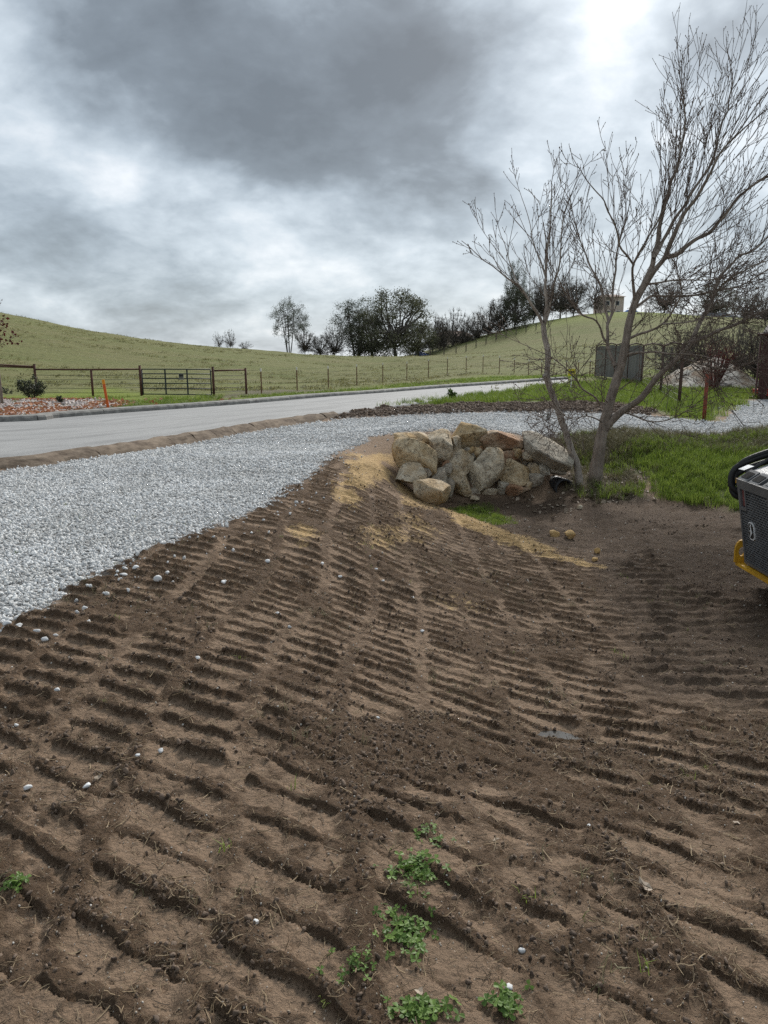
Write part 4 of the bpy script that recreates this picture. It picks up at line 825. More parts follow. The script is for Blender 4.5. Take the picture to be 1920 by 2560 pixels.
def tree_proto(kind_, seed, lm):
    """unit tree: height 1, width 1, base at the origin; limbs reach out to lumps of foliage spread through an uneven crown"""
    r = np.random.default_rng(seed); cz, rx, rz, nl, lr, nleaf, ntw, nst, tr, size = TREE_P[kind_]; lines = []; C = []
    stems = []
    for k in range(nst):
        if nst == 1: T = grow_line((0, 0, 0), (r.uniform(-.12, .12), 0, 1), cz * .62, 6, .07, .05, r)
        else: a = 6.28 * k / nst; T = grow_line((.03 * math.cos(a), .03 * math.sin(a), 0), (.26 * math.cos(a) * r.random(), .26 * math.sin(a) * r.random(), 1), cz * 1.35 * r.uniform(.8, 1.05), 8, .03, .15, r)
        lines.append((T, tr, 0)); stems.append(T)
    lob = r.normal(size=(9, 3)); lob /= np.linalg.norm(lob, axis=1)[:, None]; la = r.uniform(-.22, .24, 9)
    for _ in range(nl):
        d = unit(r.normal(size=3)); rad = r.uniform(.35, 1.0)**.55 * (1 + (la * np.exp(-6 * (1 - lob @ d))).sum()); c = np.array([0, 0, cz]) + d * np.array([rx, rx, rz]) * rad
        if kind_ in ('pine', 'hazy', 'bare') and c[2] < .22: continue
        if kind_ == 'liveoak' and c[2] < .10: continue
        T = stems[r.integers(0, nst)]; i = len(T) - 1 - (0 if nst == 1 and r.random() < .6 else r.integers(0, max(1, len(T) // 2))); q = T[i]
        m_ = q + (c - q) * np.array([.55, .55, .35 if kind_ != 'pine' else .2]) + r.normal(size=3) * .05
        ln = bez(q, m_, c, 7); ln[1:-1] += r.normal(size=(5, 3)) * .014
        if kind_ != 'liveoak' or r.random() < .33: lines.append((ln, tr * (.42 if kind_ != 'pine' else .3), 1))
        for _ in range(ntw):
            l2 = grow_line(c if r.random() < .6 else ln[5], unit(d + r.normal(size=3) * .8 + np.array([0, 0, .3])), r.uniform(.5, 1.6) * lr, 4, .25, .1, r); lines.append((l2, .0032, 2))
            if kind_ in ('bare', 'hazy'):
                for _ in range(2): lines.append((grow_line(l2[r.integers(1, 5)], unit(d + r.normal(size=3) * .9), r.uniform(.3, .8) * lr, 3, .2, 0, r), .0022, 3))
        if nleaf:
            k = int(nleaf * r.uniform(.35, 1.3)); g = r.normal(size=(k, 3)) * lr * .62 * np.array([1, 1, .75])
            if kind_ == 'liveoak' and c[2] < cz: g[:, 2] -= np.abs(r.normal(size=k)) * .06
            C.append(c + g)
    Vw, Fw = tubes_np(lines, 4, .0012, .6); Vl = None
    if C: C = np.vstack(C); C = C[C[:, 2] > .02]; Vl, Fl = quads_np(C, np.full(len(C), size), r, .6)
    A = Vw if Vl is None else Vl; nrm = np.array([np.percentile(np.abs(A[:, 0]), 98.5) * 2, np.percentile(np.abs(A[:, 0]), 98.5) * 2, np.percentile(A[:, 2], 99.5)])
    me_w = me_np('trunk', Vw / nrm, Fw); me_w.materials.append(MAT_DARKBARK); me_l = None
    if Vl is not None: me_l = me_np('crown', Vl / nrm, Fl); me_l.materials.append(lm)
    return me_w, me_l
PROTO = {'pine': [tree_proto('pine', 31 + i, MAT_PINELEAF) for i in range(2)], 'liveoak': [tree_proto('liveoak', 41 + i, MAT_OAKLEAF) for i in range(2)],
         'hazy': [tree_proto('hazy', 51 + i, MAT_DULL) for i in range(4)], 'bare': [tree_proto('bare', 61 + i, None) for i in range(3)]}
def hill_tree(kd, v, px, py, hpx, wpx, Yd, label, group=None, name=None, cat='tree'):
    k = m_per_px(Yd); p = at_y(px, py, Yd); zg = hz(p[0], Yd); z0 = min(p[2], zg) - .3; h = p[2] + hpx * k - z0
    root = empty(name or {'pine': 'pine_tree', 'liveoak': 'oak_tree', 'hazy': 'oak_tree', 'bare': 'bare_oak_tree'}[kd], (p[0], Yd, z0), label, cat, group, rz=random.uniform(0, 6.28) if kd in ('bare', 'hazy') else random.uniform(-.3, .3))
    w, l = PROTO[kd][v % len(PROTO[kd])]
    for nm, me in (('trunk', w), ('crown', l)):
        if me is None: continue
        o = bpy.data.objects.new(nm, me); link(o, root); o.scale = (wpx * k, wpx * k, h)
    return root
hill_tree('bare', 0, 548, 864, 32, 24, 150, 'small bare tree standing alone on the grassy ridge, left of a pair', 'small bare trees on the ridge')
hill_tree('bare', 1, 575, 866, 40, 28, 151, 'taller of the small bare trees standing alone on the grassy ridge')
hill_tree('bare', 2, 612, 874, 20, 34, 153, 'very low bare thorny bush breaking the grassy ridge line', None, 'bare_bush', 'bush')
hill_tree('pine', 0, 722, 874, 118, 96, 155, 'tall airy pine with several thin trunks alone on the ridge')
hill_tree('hazy', 0, 762, 880, 62, 44, 158, 'short leaning oak at the foot of the airy ridge pine')
hill_tree('hazy', 1, 800, 886, 44, 56, 158, 'low bushy bare oak between the ridge pine and big oak')
hill_tree('hazy', 2, 835, 892, 74, 70, 160, 'mid-sized bare oak left of the round grey pine')
hill_tree('pine', 1, 893, 900, 142, 130, 172, 'broad rounded grey-green pine crowding behind the big oak')
hill_tree('liveoak', 0, 930, 902, 112, 150, 164, 'dense drooping dark oak on the left of the big oak')
hill_tree('liveoak', 1, 990, 902, 164, 172, 160, 'big old oak with dark twisted limbs and crown full of gaps')
hill_tree('liveoak', 0, 1045, 897, 88, 90, 166, 'low drooping oak on the right of the big oak')
rowl = 'bare brownish oak in the row climbing along the hillside fence'
for i, (px, py, h, w) in enumerate([(1083, 893, 96, 78), (1108, 890, 84, 60), (1160, 878, 78, 66), (1190, 868, 80, 60), (1222, 857, 92, 70), (1250, 847, 98, 72), (1330, 822, 118, 84), (1362, 815, 104, 80), (1400, 806, 112, 90), (1432, 801, 92, 80)]):
    hill_tree('hazy', i, px, py, h, w, 172 + (px - 1080) * .09, rowl, 'oaks along the hillside')
hill_tree('bare', 1, 1135, 884, 106, 74, 178, 'leafless pale-twigged tree in front of the long brown-roofed building')
hill_tree('liveoak', 1, 1288, 838, 112, 84, 184, 'dark oak standing under the tall slim conifer on the hill')
hill_tree('pine', 1, 1284, 830, 164, 52, 192, 'tall slim dark conifer rising above the hillside oaks')
hill_tree('bare', 2, 1492, 797, 108, 84, 206, 'crooked leafless oak left of the tan house')
hill_tree('hazy', 3, 1655, 797, 92, 98, 205, 'rounded twiggy oak between the tan house and the grey roof')
hill_tree('liveoak', 0, 1788, 800, 84, 92, 214, 'dense dark evergreen behind the low grey-roofed house')
hill_tree('hazy', 1, 1862, 812, 74, 84, 190, 'brown twiggy oak right of the low grey-roofed house')
hill_tree('hazy', 2, 1915, 822, 96, 92, 150, 'brown twiggy oak above the barn roof')
# thicket by the barn
for i, (px, py, h, w, Yd) in enumerate([(1690, 935, 100, 110, 44), (1760, 938, 118, 120, 42), (1830, 938, 130, 130, 40), (1885, 940, 120, 110, 38)]):
    hill_tree('hazy', i, px, py, h, w, Yd, 'tangled leafless brown shrub of the thicket behind the sand pile', 'thicket shrubs', 'thicket_shrub', 'shrub')
# ------------------------------------------------------------------ boulder retaining wall
def boulder_mat(name, c1, c2, stain, amt, scale=1.7, bump=.16):
    m, nt, b = newmat(name); P = N(nt, 'ShaderNodeTexCoord').outputs['Object']; oi = N(nt, 'ShaderNodeObjectInfo')
    ad = N(nt, 'ShaderNodeVectorMath', operation='ADD'); sc_ = N(nt, 'ShaderNodeVectorMath', operation='SCALE'); cb = N(nt, 'ShaderNodeCombineXYZ')
    nt.links.new(oi.outputs['Random'], cb.inputs[0]); nt.links.new(oi.outputs['Random'], cb.inputs[2]); nt.links.new(cb.outputs[0], sc_.inputs[0]); sc_.inputs['Scale'].default_value = 37
    nt.links.new(P, ad.inputs[0]); nt.links.new(sc_.outputs[0], ad.inputs[1]); Q = ad.outputs[0]
    nA = noise_n(nt, scale * 1.6, 7, .66, vec=Q); nB = noise_n(nt, scale * 6, 7, .7, vec=Q); nS = noise_n(nt, scale * .8, 6, .7, vec=Q); nV = noise_n(nt, scale * 2.2, 5, .6, vec=Q)
    c = ramp_n(nt, nB, ((.32, c1), (.66, c2))); c = mix_n(nt, ramp_n(nt, nS, ((.50 - amt * .25, (0, 0, 0)), (.62 - amt * .1, (.9, .9, .9)))), c, stain)
    gap = math_n(nt, 'ABSOLUTE', math_n(nt, 'SUBTRACT', nV, .5)); c = mix_n(nt, ramp_n(nt, gap, ((.0, (.8, .8, .8)), (.018, (0, 0, 0)))), c, (.075, .055, .04))
    c = mix_n(nt, ramp_n(nt, nA, ((.30, (.7, .7, .7)), (.46, (0, 0, 0)))), c, tuple(x * .42 for x in c1))
    nt.links.new(c, b.inputs['Base Color']); b.inputs['Roughness'].default_value = .88; b.inputs['Specular IOR Level'].default_value = .25
    bump_n(nt, b, math_n(nt, 'ADD', nA, math_n(nt, 'MULTIPLY', nB, .5)), bump, 1.0); return m
BM = {'cream': boulder_mat('cream_limestone', (.46, .375, .265), (.84, .735, .565), (.48, .34, .19), .22), 'gold': boulder_mat('golden_limestone', (.45, .335, .20), (.82, .675, .455), (.48, .32, .15), .40),
      'grey': boulder_mat('grey_limestone', (.38, .335, .265), (.74, .665, .54), (.36, .30, .23), .15), 'red': boulder_mat('rusty_limestone', (.44, .325, .215), (.82, .67, .49), (.38, .20, .11), .50)}
wall = empty('boulder_wall', (1.6, 14.2, -1.0), 'dry-stacked wall of tan, cream and rusty limestone boulders at the end of the bank', 'wall')
BOULD = [  # px, py, w, h, Y, tilt, colour
    (1161, 1089, 92, 92, 14.75, .1, 'gold'), (1255, 1106, 112, 60, 14.8, -.05, 'red'), (1356, 1131, 146, 74, 14.55, .26, 'grey'), (1108, 1128, 62, 96, 14.3, -.15, 'cream'), (1039, 1143, 112, 92, 13.7, .12, 'gold'), (1008, 1108, 64, 48, 14.2, 0, 'gold'),
    (1055, 1098, 84, 32, 14.5, .05, 'cream'), (1025, 1181, 72, 54, 13.3, .1, 'cream'), (1077, 1226, 96, 62, 13.15, .5, 'cream'), (1092, 1202, 46, 66, 13.75, -.1, 'grey'), (1110, 1182, 42, 46, 14.05, 0, 'grey'), (1150, 1153, 66, 64, 14.4, .1, 'cream'),
    (1148, 1210, 60, 74, 14.1, -.1, 'cream'), (1209, 1183, 98, 118, 14.25, -.08, 'cream'), (1118, 1224, 36, 56, 13.85, 0, 'grey'), (1258, 1150, 76, 48, 14.55, .08, 'red'), (1285, 1184, 82, 76, 14.4, -.15, 'gold'), (1283, 1221, 70, 36, 14.2, 0, 'red'),
    (1294, 1133, 24, 26, 14.5, 0, 'gold'), (1332, 1177, 40, 40, 14.45, .2, 'cream'), (1338, 1196, 40, 36, 14.3, -.2, 'grey'), (1318, 1209, 24, 24, 14.2, .3, 'cream'), (1359, 1178, 28, 34, 14.4, .1, 'grey'), (1388, 1172, 48, 26, 14.5, .1, 'grey'),
    (1253, 1218, 32, 34, 14.15, 0, 'grey'), (1139, 1108, 28, 46, 14.45, 0, 'cream'), (1254, 1177, 18, 18, 14.35, 0, 'cream'), (1117, 1161, 24, 26, 14.2, 0, 'red'), (1221, 1137, 20, 18, 14.5, 0, 'gold'), (1060, 1180, 40, 50, 13.6, .2, 'grey'), (1185, 1140, 44, 40, 14.6, 0, 'grey'), (1310, 1155, 40, 40, 14.75, 0, 'grey'), (1180, 1232, 40, 24, 14.2, 0, 'grey'), (1225, 1232, 50, 24, 14.2, 0, 'cream')]
for i, (px, py, w, h, Yb, tilt, cc) in enumerate(BOULD):
    k = m_per_px(Yb); hw, hh = w * k / 2 * 1.10, h * k / 2 * 1.10; V, f = rock_np(4 if w > 40 else 3, 700 + i, 13, .48, .86, .05, 2.6, block=.62); V = V * np.array([hw, max(hw, hh) * .72 + .08, hh])
    o = mesh_np('boulder', V, f, BM[cc], wall, True); p = at_y(px, py, Yb + .12); o.location = Vector(p) - wall.location; o.rotation_euler = (random.uniform(-.1, .1), tilt, random.uniform(-.25, .25))
    md = o.data; md.polygons.foreach_set('use_smooth', np.zeros(len(md.polygons), bool)) if w < 30 else None
# chinking stones packed into the gaps
for i in range(26):
    px, py = random.uniform(1090, 1345), random.uniform(1120, 1230); k = m_per_px(14.45); s = random.uniform(9, 17) * k; V, f = rock_np(2, 740 + i, 10, .5, .85, .1, 2.0, block=.7); o = mesh_np('chinking_stone', V * np.array([s, s, s * .8]), f, BM[random.choice(['cream', 'grey', 'gold'])], wall); o.location = Vector(at_y(px, py, 14.62)) - wall.location; o.rotation_euler = (random.uniform(-.4, .4), random.uniform(-.6, .6), random.uniform(0, 6))
# loose stones by themselves
MAT_YST = boulder_mat('ochre_stone', (.44, .28, .12), (.74, .55, .30), (.52, .33, .13), .5, 8, .02)
for i, (px, py, w, h, lab) in enumerate([(1385, 1338, 30, 18, 'smaller of two ochre rocks side by side at the foot of the dirt bank'), (1425, 1340, 38, 24, 'larger of two ochre rocks side by side at the foot of the dirt bank'), (1492, 1379, 17, 17, 'small brown rock on the dark soil below the two ochre rocks'), (1488, 1400, 20, 12, 'flat pale yellow rock on the edge of the ochre clay'),
                                       (1185, 1250, 32, 16, 'low pale rock lying at the foot of the boulder wall'), (1450, 1272, 20, 10, 'tan stone lying in the leaf litter below the bare trees')]):
    p = ground(px, py + h * .4); k = m_per_px(p[1]); V, f = rock_np(3, 760 + i, 10, .5, .85, .14, 1.8); V = V * np.array([w * k / 2, w * k / 2 * .8, h * k / 2 * 1.15])
    o = mesh_np('loose_rock', V, f, MAT_YST if i < 4 else BM['cream'], None, True, loc=(p[0], p[1], zn(p[0], p[1])[0] + h * k / 2 * .7)); tag(o, lab, 'rock'); o.rotation_euler = (0, 0, random.uniform(0, 6))
# black pipe form added for the dark hollow at the wall's right end
MAT_PIPE = simple('hollow_black', (.012, .012, .013), (.04, .04, .042), 8, .5)
cp = at_y(1388, 1214, 14.75); pipe = empty('dark_hollow_pipe', (cp[0], 14.75, cp[2]), 'dark corrugated pipe form added for the dark hollow at the right end of the boulder wall', 'pipe', None, rz=.25)
b = MB()
n_ = 20
for q in range(14):
    y0 = -.35 + q * .11
    for rr, yy_ in ((.185, y0), (.20, y0 + .05)):
        b.v += [(rr * math.cos(6.2832 * k / n_), yy_, rr * math.sin(6.2832 * k / n_)) for k in range(n_)]
for q in range(27):
    for k in range(n_): b.f.append((q * n_ + k, q * n_ + (k + 1) % n_, (q + 1) * n_ + (k + 1) % n_, (q + 1) * n_ + k))
b.build('barrel', MAT_PIPE, pipe, True)
b = MB(); b.v = [(r2 * math.cos(6.2832 * k / n_), y2, r2 * math.sin(6.2832 * k / n_)) for (r2, y2) in ((.20, -.35), (.20, -.40), (.165, -.40), (.165, 1.1)) for k in range(n_)]
for q in range(3):
    for k in range(n_): b.f.append((q * n_ + k, q * n_ + (k + 1) % n_, (q + 1) * n_ + (k + 1) % n_, (q + 1) * n_ + k))
b.build('rim', MAT_PIPE, pipe, True)

# ------------------------------------------------------------------ tracked loader at the right edge, its back towards the driveway
MAT_BODY = simple('charcoal_paint', (.070, .072, .076), (.125, .127, .130), 3, .5, spec=.5)
MAT_HOOD = simple('mid_grey_paint', (.15, .155, .165), (.27, .275, .285), 3, .42, spec=.5)  # hood grey, lighter than the body colour
MAT_GRILLE = simple('black_mesh', (.085, .088, .092), (.150, .153, .157), 5, .55, spec=.4)
MAT_BLACK = simple('black_rubber', (.008, .008, .008), (.022, .022, .022), 6, .5)
MAT_YEL = simple('amber_yellow_paint', (.45, .23, .015), (.62, .34, .025), 4, .55)
MAT_LENS = simple('red_lens', (.16, .05, .045), (.30, .12, .11), 10, .2, spec=.6)
MAT_WHITE = simple('white_marking', (.68, .68, .67), (.84, .84, .83), 10, .5)
MAT_SHADE = simple('dark_recess', (.004, .004, .004), (.010, .010, .010), 4, .9)  # near-black colour standing in for shade behind louvres and in vents
MAT_GLASS = simple('tinted_glass', (.02, .025, .03), (.04, .045, .05), 3, .08, spec=.8)
P0 = at_y(1868, 1407, 8.0)                      # lower far corner of the rear door
ldr = empty('tracked_loader', (P0[0], P0[1] - .5, hz(P0[0] + 1, P0[1] - .5)), 'charcoal grey tracked loader seen from its louvred rear door on the dark soil', 'loader', None)
gz0 = ldr.location.z; zb = P0[2] - gz0; DH = at_y(1846, 1196, 8.0)[2] - P0[2]      # underside height and door height
RK = .10                                           # door leans back towards the top?  (local x = into the machine, y: +.5 far edge .. -.5 near edge)
def rx(z): return -.02 - .185 * (z - zb) / DH      # rear face leans out a little at the top
MBd = MB()
MBd.prism([(rx(zb) + .06, zb), (rx(zb + DH) + .06, zb + DH), (.35, zb + DH + .26), (1.9, zb + DH + .42), (1.9, zb)], -.53, .53, 'y'); MBd.build('body', MAT_BODY, ldr)
# rear door: frame bars, louvre bars and the badge
door = MB(); z1 = zb + DH
def dbox(m, y0, y1, za, zc, x0, x1):
    m.add([(rx(za) + x0, y0, za), (rx(za) + x1, y0, za), (rx(za) + x1, y1, za), (rx(za) + x0, y1, za), (rx(zc) + x0, y0, zc), (rx(zc) + x1, y0, zc), (rx(zc) + x1, y1, zc), (rx(zc) + x0, y1, zc)],
          [(0, 3, 2, 1), (4, 5, 6, 7), (0, 1, 5, 4), (1, 2, 6, 5), (2, 3, 7, 6), (3, 0, 4, 7)])
dbox(door, -.5, .5, z1 - .10, z1, -.015, .06); dbox(door, -.5, .5, zb, zb + .035, -.012, .06); dbox(door, .465, .5, zb, z1 - .1, -.01, .06); dbox(door, -.5, -.465, zb, z1 - .1, -.01, .06)
for ya, yb in ((.33, .465), (-.28, -.145)):       # lamp surrounds
    dbox(door, ya, yb, z1 - .34, z1 - .30, -.012, .06); dbox(door, ya, ya + .02, z1 - .30, z1 - .1, -.012, .06); dbox(door, yb - .02, yb, z1 - .30, z1 - .1, -.012, .06)
do = door.build('rear_door', MAT_BODY, ldr)
bk = MB(); dbox(bk, -.465, .465, zb + .03, z1 - .1, .045, .055); bk.build('recess', MAT_SHADE, do)  # black sheet paints the shade behind the louvres
gb = MB(); nrow = 30; z = zb + .04; step = (DH - .15) / nrow
for q in range(nrow):
    for ya, yb in (((-.46, .46),) if zb + .04 + q * step < z1 - .36 else ((-.145, .33), (-.46, -.28))): dbox(gb, ya, yb, zb + .04 + q * step, zb + .04 + q * step + step * .42, -.004, .03)
for q in range(nrow):
    zq = zb + .04 + q * step; lim = .46 if zq < z1 - .36 else .33; yq = -lim + (.03 if q % 2 else 0)
    while yq < lim:
        if lim < .4 and yq < -.135: yq += .06; continue
        dbox(gb, yq, min(yq + .012, lim), zq + step * .3, zq + step, 0, .025); yq += .06
gb.build('louvre_mesh', MAT_GRILLE, do)
for ya, yb in ((.35, .445), (-.26, -.165)): lm_ = MB(); dbox(lm_, ya, yb, z1 - .295, z1 - .105, .012, .04); lm_.build('tail_light', MAT_LENS, do)
# badge: rounded shield with a leaping stag, flat plate on the louvres
bz = zb + DH * .44; byc = .26
def badge_poly(s):
    pts = []
    for k in range(28):
        a = 2 * math.pi * k / 28; c_, s_ = math.cos(a), math.sin(a); pts.append((math.copysign(abs(c_)**.6, c_) * .062 * s, math.copysign(abs(s_)**.6, s_) * .098 * s * (1 - .0 * c_)))
    return pts
def badge(m, poly, off, th):
    n = len(poly); v = [(rx(bz + q) - off, byc + p, bz + q) for p, q in poly] + [(rx(bz + q) - off + th, byc + p, bz + q) for p, q in poly]
    m.add(v, [tuple(range(n)), tuple(reversed(range(n, 2 * n)))] + [(i, i + n, (i + 1) % n + n, (i + 1) % n) for i in range(n)])
m = MB(); badge(m, badge_poly(1.0), .014, .03); bo = m.build('badge', MAT_WHITE, do)
m = MB(); badge(m, badge_poly(.87), .017, .01); m.build('badge_field', MAT_BLACK, bo)
stag = [(.010, .095), (.022, .080), (.014, .070), (.006, .052), (.014, .030), (.020, .005), (.034, -.012), (.026, -.030), (.008, -.040), (-.010, -.060), (-.034, -.090), (-.022, -.056), (-.012, -.030), (-.010, -.010), (-.022, -.004), (-.030, -.014), (-.036, -.008), (-.024, .006), (-.008, .008), (-.004, .030), (-.008, .050), (-.018, .060), (-.010, .066), (-.002, .078)]
m = MB(); badge(m, [(-p * .82, q * .85) for p, q in stag], .020, .006); m.build('badge_stag', MAT_WHITE, bo)
# hood: panel with raised edge, three cowls with flat dark panels at its rear lip
m = MB(); m.add([(rx(z1) + .14, .50, z1 + .085), (rx(z1) + .14, -.50, z1 + .085), (.40, -.47, z1 + .275), (.40, .47, z1 + .275), (1.75, -.45, z1 + .43), (1.75, .45, z1 + .43)], [(0, 1, 2, 3), (3, 2, 4, 5)])
ho = m.build('hood', MAT_HOOD, ldr)
for sg_ in (1, -1): m = MB(); m.tube([(rx(z1) + .10, sg_ * .52, z1 + .06), (.12, sg_ * .53, z1 + .20), (.42, sg_ * .52, z1 + .30), (1.0, sg_ * .51, z1 + .37), (1.75, sg_ * .50, z1 + .45)], .022, 8); m.build('hood_seal', MAT_BLACK, ho)
for q, (ya, yb) in enumerate(((.30, .50), (.06, .26), (-.50, -.02))):
    m = MB(); m.add([(rx(z1), ya, z1 + .002), (rx(z1), yb, z1 + .002), (rx(z1) + .14, yb, z1 + .10), (rx(z1) + .14, ya, z1 + .10), (rx(z1) + .16, ya, z1), (rx(z1) + .16, yb, z1)], [(0, 3, 2, 1), (0, 1, 5, 4), (4, 5, 2, 3), (0, 4, 3), (1, 2, 5)])
    co = m.build('vent_cowl', MAT_BODY, ho)
    m = MB(); m.add([(rx(z1) + .022, ya + .025, z1 + .024), (rx(z1) + .022, yb - .025, z1 + .024), (rx(z1) + .105, yb - .025, z1 + .082), (rx(z1) + .105, ya + .025, z1 + .082)], [(0, 3, 2, 1)]); m.build('vent_panel', MAT_SHADE if q < 2 else MAT_GRILLE, co)  # two near-black panels paint the shade of the vents, the third is mesh
m = MB(); m.add([(rx(z1) + .0, .50, z1 + .105), (rx(z1) + .02, .41, z1 + .105), (rx(z1) + .12, .40, z1 + .15), (rx(z1) + .10, .50, z1 + .152)], [(0, 1, 2, 3), (3, 2, 1, 0)]); m.build('label_plate', MAT_WHITE, ho)
# hose bundle bulging behind the far corner
for q, (dx, dz, rr) in enumerate(((0, 0, .034), (.05, .05, .030), (.02, -.07, .032))):
    pts = [(.75 + dx, .62, z1 + .36 + dz), (.45 + dx, .64, z1 + .30 + dz), (.14 + dx, .68, z1 + .22 + dz), (-.12 + dx, .70, z1 + .10 + dz), (-.18 + dx, .70, z1 - .04 + dz), (-.15 + dx, .66, z1 - .15 + dz), (.04 + dx, .58, z1 - .20 + dz), (.20, .50, z1 - .18 + dz)]
    P = resample(np.array(pts), .03); hs = MB(); hs.tube(P, rr, 10); hob = hs.build('hydraulic_hose', MAT_BLACK, ldr, True)
    for t in (.30, .335):
        i = int(t * len(P)); bd = MB(); bd.tube([P[i], P[i + 1]], rr * 1.08, 10); bd.build('hose_band', MAT_WHITE, hob, True)
m = MB(); m.tube([(.02, .60, z1 - .33), (.0, .60, z1 - .22), (.03, .56, z1 - .15)], [.05, .06, .05], 10); m.build('hose_elbow', MAT_BLACK, ldr, True)
m = MB(); m.box(rx(z1) - .005, rx(z1) + .05, .495, .525, z1 - .05, z1 + .0); m.build('marker_light', MAT_YEL, ldr)
# yellow rear bumper plate with a tie-down loop at the corner
bp = MB(); bp.prism([(-.075, .62), (1.6, .62), (1.6, -.62), (-.075, -.62)], zb - .055, zb - .02); bpo = bp.build('bumper_plate', MAT_YEL, ldr)
for yc in (.585, -.585):
    outer = [(-.07, 0), (-.075, .10)] + [(-.0 - .075 * math.cos(a), .10 + .075 * math.sin(a)) for a in np.linspace(.3, math.pi - .3, 7)] + [(.075, .10), (.07, 0)]
    inner = [(.035 * math.cos(a), .085 + .035 * math.sin(a)) for a in np.linspace(0, 2 * math.pi, 14, endpoint=False)]
    bm = bmesh.new(); eo = [bm.verts.new((x - .03, yc, zb - .02 + zz_ * 1.5)) for x, zz_ in outer]; ei = [bm.verts.new((x - .03, yc, zb - .02 + zz_ * 1.5)) for x, zz_ in inner]
    es = [bm.edges.new((eo[i], eo[(i + 1) % len(eo)])) for i in range(len(eo))] + [bm.edges.new((ei[i], ei[(i + 1) % len(ei)])) for i in range(len(ei))]
    bmesh.ops.triangle_fill(bm, edges=es, use_beauty=True); r__ = bmesh.ops.extrude_face_region(bm, geom=bm.faces[:]); bmesh.ops.translate(bm, verts=[v for v in r__['geom'] if isinstance(v, bmesh.types.BMVert)], vec=(0, .03, 0)); bmesh.ops.recalc_face_normals(bm, faces=bm.faces[:])
    me = bpy.data.meshes.new('tie_down_loop'); bm.to_mesh(me); bm.free(); me.materials.append(MAT_YEL); link(bpy.data.objects.new('tie_down_loop', me), bpo)
# the rest of the machine: tracks, cab, lift arms
for sgn in (1, -1):
    y0, y1_ = (.56, .98) if sgn > 0 else (-.98, -.56)
    prof = [(.55, .02), (2.25, .02), (2.6, .25), (2.62, .42), (2.35, .62), (1.2, .80), (.55, .74), (.28, .48), (.32, .22)]
    t = MB(); t.prism(prof, y0, y1_, 'y'); to = t.build('track', MAT_BLACK, ldr)
    lg = MB(); L_ = len(prof)
    for i in range(L_):
        a, c_ = np.array(prof[i]), np.array(prof[(i + 1) % L_]); d = c_ - a; n_l = max(1, int(np.linalg.norm(d) / .11)); nn = np.array([d[1], -d[0]]) / np.linalg.norm(d)
        for q in range(n_l):
            p = a + d * (q + .5) / n_l; e = d / np.linalg.norm(d) * .025
            if (p + nn * .02)[1] < 0: continue
            lg.prism([tuple(p - e), tuple(p + e), tuple(p + e * .7 + nn * .03), tuple(p - e * .7 + nn * .03)], y0 + .01, y1_ - .01, 'y')
    lg.build('lugs', MAT_BLACK, to)
    am = MB(); am.tube([(.15, sgn * .80, 1.25), (.9, sgn * .82, 1.45), (2.2, sgn * .80, 1.0), (2.9, sgn * .78, .5)], [.09, .10, .09, .08], 6); am.build('lift_arm', MAT_YEL, ldr)
cb = MB(); cb.prism([(1.0, z1 + .35), (2.3, .75), (2.4, 1.3), (2.1, 2.05), (1.15, 2.08), (1.0, 1.9)], -.48, .48, 'y'); cbo = cb.build('cab', MAT_BODY, ldr, bevel=.03)
for sgn in (1, -1): m = MB(); m.prism([(1.15, z1 + .55), (2.2, z1 + .5), (2.0, 1.95), (1.2, 1.95)], sgn * .482, sgn * .488, 'y'); m.build('cab_window', MAT_GLASS, cbo)
m = MB(); m.box(1.85, 2.75, -.42, .42, .28, .75); m.build('loader_frame', MAT_BODY, ldr); m = MB(); m.prism([(2.75, .03), (3.45, .03), (3.55, .10), (2.95, .75), (2.75, .75)], -.9, .9, 'y'); m.build('bucket', MAT_BODY, ldr)
# ------------------------------------------------------------------ pipe fence, gate, wire fence
MAT_RUST = simple('rusty_pipe', (.050, .022, .016), (.125, .055, .038), 6, .8, vary=.2)
MAT_GATE = simple('dark_green_pipe', (.018, .024, .026), (.045, .055, .058), 6, .5)
MAT_CABLE = simple('steel_cable', (.06, .05, .045), (.13, .11, .10), 6, .6)
def post_at(px, py_top, py_base):
    b = ground(px, py_base); k = m_per_px(b[1]); return b, (py_base - py_top) * k
def zv(p): return float(zall(np.array([p[0]]), np.array([p[1]]))[0])
def pipe_fence(label, posts, post_r, rail=True, ncable=5, extra=None):
    B = [post_at(*p) for p in posts]; b0 = B[0][0]; root = empty('pipe_fence', tuple(b0), label, 'fence'); o0 = np.array(b0)
    H_ = np.mean([h for _, h in B])
    for i, (b, h) in enumerate(B):
        m = MB(); m.tube([b - o0 - np.array([0, 0, .25]), b - o0 + np.array([0, 0, h])], post_r[i], 10); p = m.build('post', MAT_RUST, root, True)
        m = MB(); m.tube([b - o0 + np.array([0, 0, h]), b - o0 + np.array([0, 0, h + .012])], post_r[i] * 1.12, 10); m.build('post_cap', MAT_RUST, p)
    for (b, h), (c, g) in zip(B[:-1], B[1:]):
        m = MB(); m.tube([b - o0 + np.array([0, 0, H_ * .90]), c - o0 + np.array([0, 0, H_ * .90])], .036, 8); m.build('top_rail', MAT_RUST, root, True)
        for q in range(ncable): zc = H_ * (.13 + .145 * q); m = MB(); m.tube([b - o0 + np.array([0, 0, zc]), (b + c) / 2 - o0 + np.array([0, 0, zc - .006]), c - o0 + np.array([0, 0, zc])], .0095, 5); m.build('cable', MAT_CABLE, root, True)
    return root, B, o0
lf, LB, lo0 = pipe_fence('long rusty pipe and cable fence running left of the dark gate', [(93, 914, 990), (233, 926, 992), (354, 917, 989)], [.055, .05, .055])
